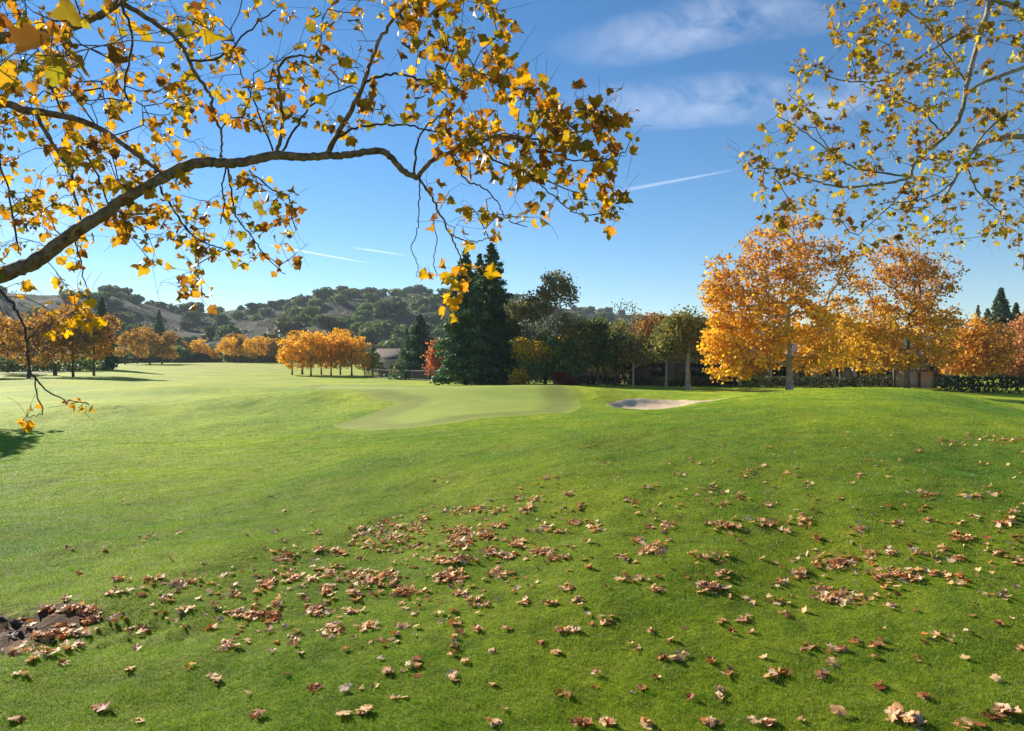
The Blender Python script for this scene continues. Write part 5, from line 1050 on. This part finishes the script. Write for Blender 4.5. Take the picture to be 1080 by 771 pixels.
# ------------------------------------------------------------------ thin clouds and vapour trails, far up
def cloud_mat(name, scale, thr, dens, stretch):
    m, n, o = mat(name); tc = n.nodes.new('ShaderNodeTexCoord'); mpn = N(n, 'ShaderNodeMapping'); mpn.inputs['Scale'].default_value = stretch; n.links.new(tc.outputs['Object'], mpn.inputs[0])
    a = N(n, 'ShaderNodeAttribute', attribute_name='Col')
    f = ramp(n, noise(n, mpn.outputs[0], scale, 7, 0.62, 0.6), [(thr, (0, 0, 0)), (thr + .32, (1, 1, 1))])
    fac = math_(n, 'MULTIPLY', math_(n, 'MULTIPLY', f, a.outputs['Fac']), dens)
    t = n.nodes.new('ShaderNodeBsdfTransparent'); d = N(n, 'ShaderNodeBsdfTranslucent'); d.inputs[0].default_value = (.9, .9, .92, 1); d2 = N(n, 'ShaderNodeBsdfDiffuse'); d2.inputs[0].default_value = (.9, .9, .92, 1)
    mx0 = N(n, 'ShaderNodeMixShader'); mx0.inputs[0].default_value = 0.85; n.links.new(d2.outputs[0], mx0.inputs[1]); n.links.new(d.outputs[0], mx0.inputs[2])
    mx = N(n, 'ShaderNodeMixShader'); n.links.new(fac, mx.inputs[0]); n.links.new(t.outputs[0], mx.inputs[1]); n.links.new(mx0.outputs[0], mx.inputs[2]); n.links.new(mx.outputs[0], o.inputs[0]); return m
M['cirrus'] = cloud_mat('cirrus', 0.0022, 0.36, 0.2, (.6, .3, 1.3)); M['trail'] = cloud_mat('vapour trail', 0.004, 0.1, 0.5, (1, 1, 1))
def cirrus(px, py, wpx, hpx, rot, label, dens=1.0):
    D = 6000.0; c = at(px, py, D); nx, ny = 40, 16; u, v = np.meshgrid(np.linspace(-1, 1, nx), np.linspace(-1, 1, ny)); sx, sy = wpx / 720 * D, hpx / 720 * D
    x = u * sx * math.cos(rot) - v * sy * math.sin(rot); zz = u * sx * math.sin(rot) + v * sy * math.cos(rot)
    # a gently arched sheet of ice cloud that lies back with height
    V = np.stack([x, -zz * 0.5 + 250 * u * u, zz + 60 * np.sin(u * 3)], -1).reshape(-1, 3); a = np.clip(1 - (u ** 2 + v ** 2) ** .8, 0, 1).ravel() ** .8 * dens
    i = np.arange(ny - 1)[:, None] * nx; j = np.arange(nx - 1)[None]; fs = np.stack([i + j, i + j + 1, i + nx + j + 1, i + nx + j], -1).reshape(-1, 4)
    mb = MB(); mb.add(V, [fs], np.repeat(a[:, None], 3, 1)); o = mb.obj('cirrus_cloud', M['cirrus'], smooth=True); o.location = c; tag(o, label, 'cloud')
    o.visible_shadow = True
cirrus(735, 26, 165, 27, R(4), 'thin wispy cloud high above the gap between the near trees', 1.0)
cirrus(745, 106, 165, 26, R(-3), 'thin wispy cloud below the higher one in the middle sky', 1.0)
cirrus(900, 98, 80, 22, R(5), 'faint cloud veil behind the upper right leaves', .8)
cirrus(60, 205, 150, 45, R(15), 'pale cloud veil behind the leaves of the left tree', .9)
def trail(p0, p1, wpx, label, dens):
    D = 7000.0; A = at(*p0, D); B = at(*p1, D * 1.06); n = 40; t = np.linspace(0, 1, n); P = A + (B - A) * t[:, None]; mb = MB(); r = wpx / 720 * D / 2 * (1 - .6 * t)
    sweep(mb, P - A, np.maximum(r, 2), 8); k = np.repeat(np.clip(np.sin(np.pi * np.clip(t * .9 + .05, 0, 1)) * 1.2, 0, 1) * dens, 8); mb.c[-1] = np.repeat(k[:, None], 3, 1)
    o = mb.obj('vapour_trail', M['trail'], smooth=True); o.location = A; tag(o, label, 'vapour trail')
trail((640, 204), (775, 179), 5, 'white aircraft trail right of the left tree leaf tips', .13)
trail((280, 258), (392, 278), 3.2, 'white aircraft trail left of the middle sky', .22)
trail((372, 261), (432, 270), 3, 'fainter short aircraft trail right of the brighter one', .16)

# ------------------------------------------------------------------ haze over the far hills
m, n, o = mat('haze'); v = N(n, 'ShaderNodeVolumePrincipled', Density=0.0002); v.inputs['Color'].default_value = (0.72, 0.84, 1.0, 1); v.inputs['Anisotropy'].default_value = 0.0
n.links.new(v.outputs[0], o.inputs['Volume'])
mb = MB(); mb.box(-765, 765, -765, 765, -14, 72); tag(mb.obj('haze', m), 'thin bluish haze over the course and the hills', 'haze', kind='stuff')
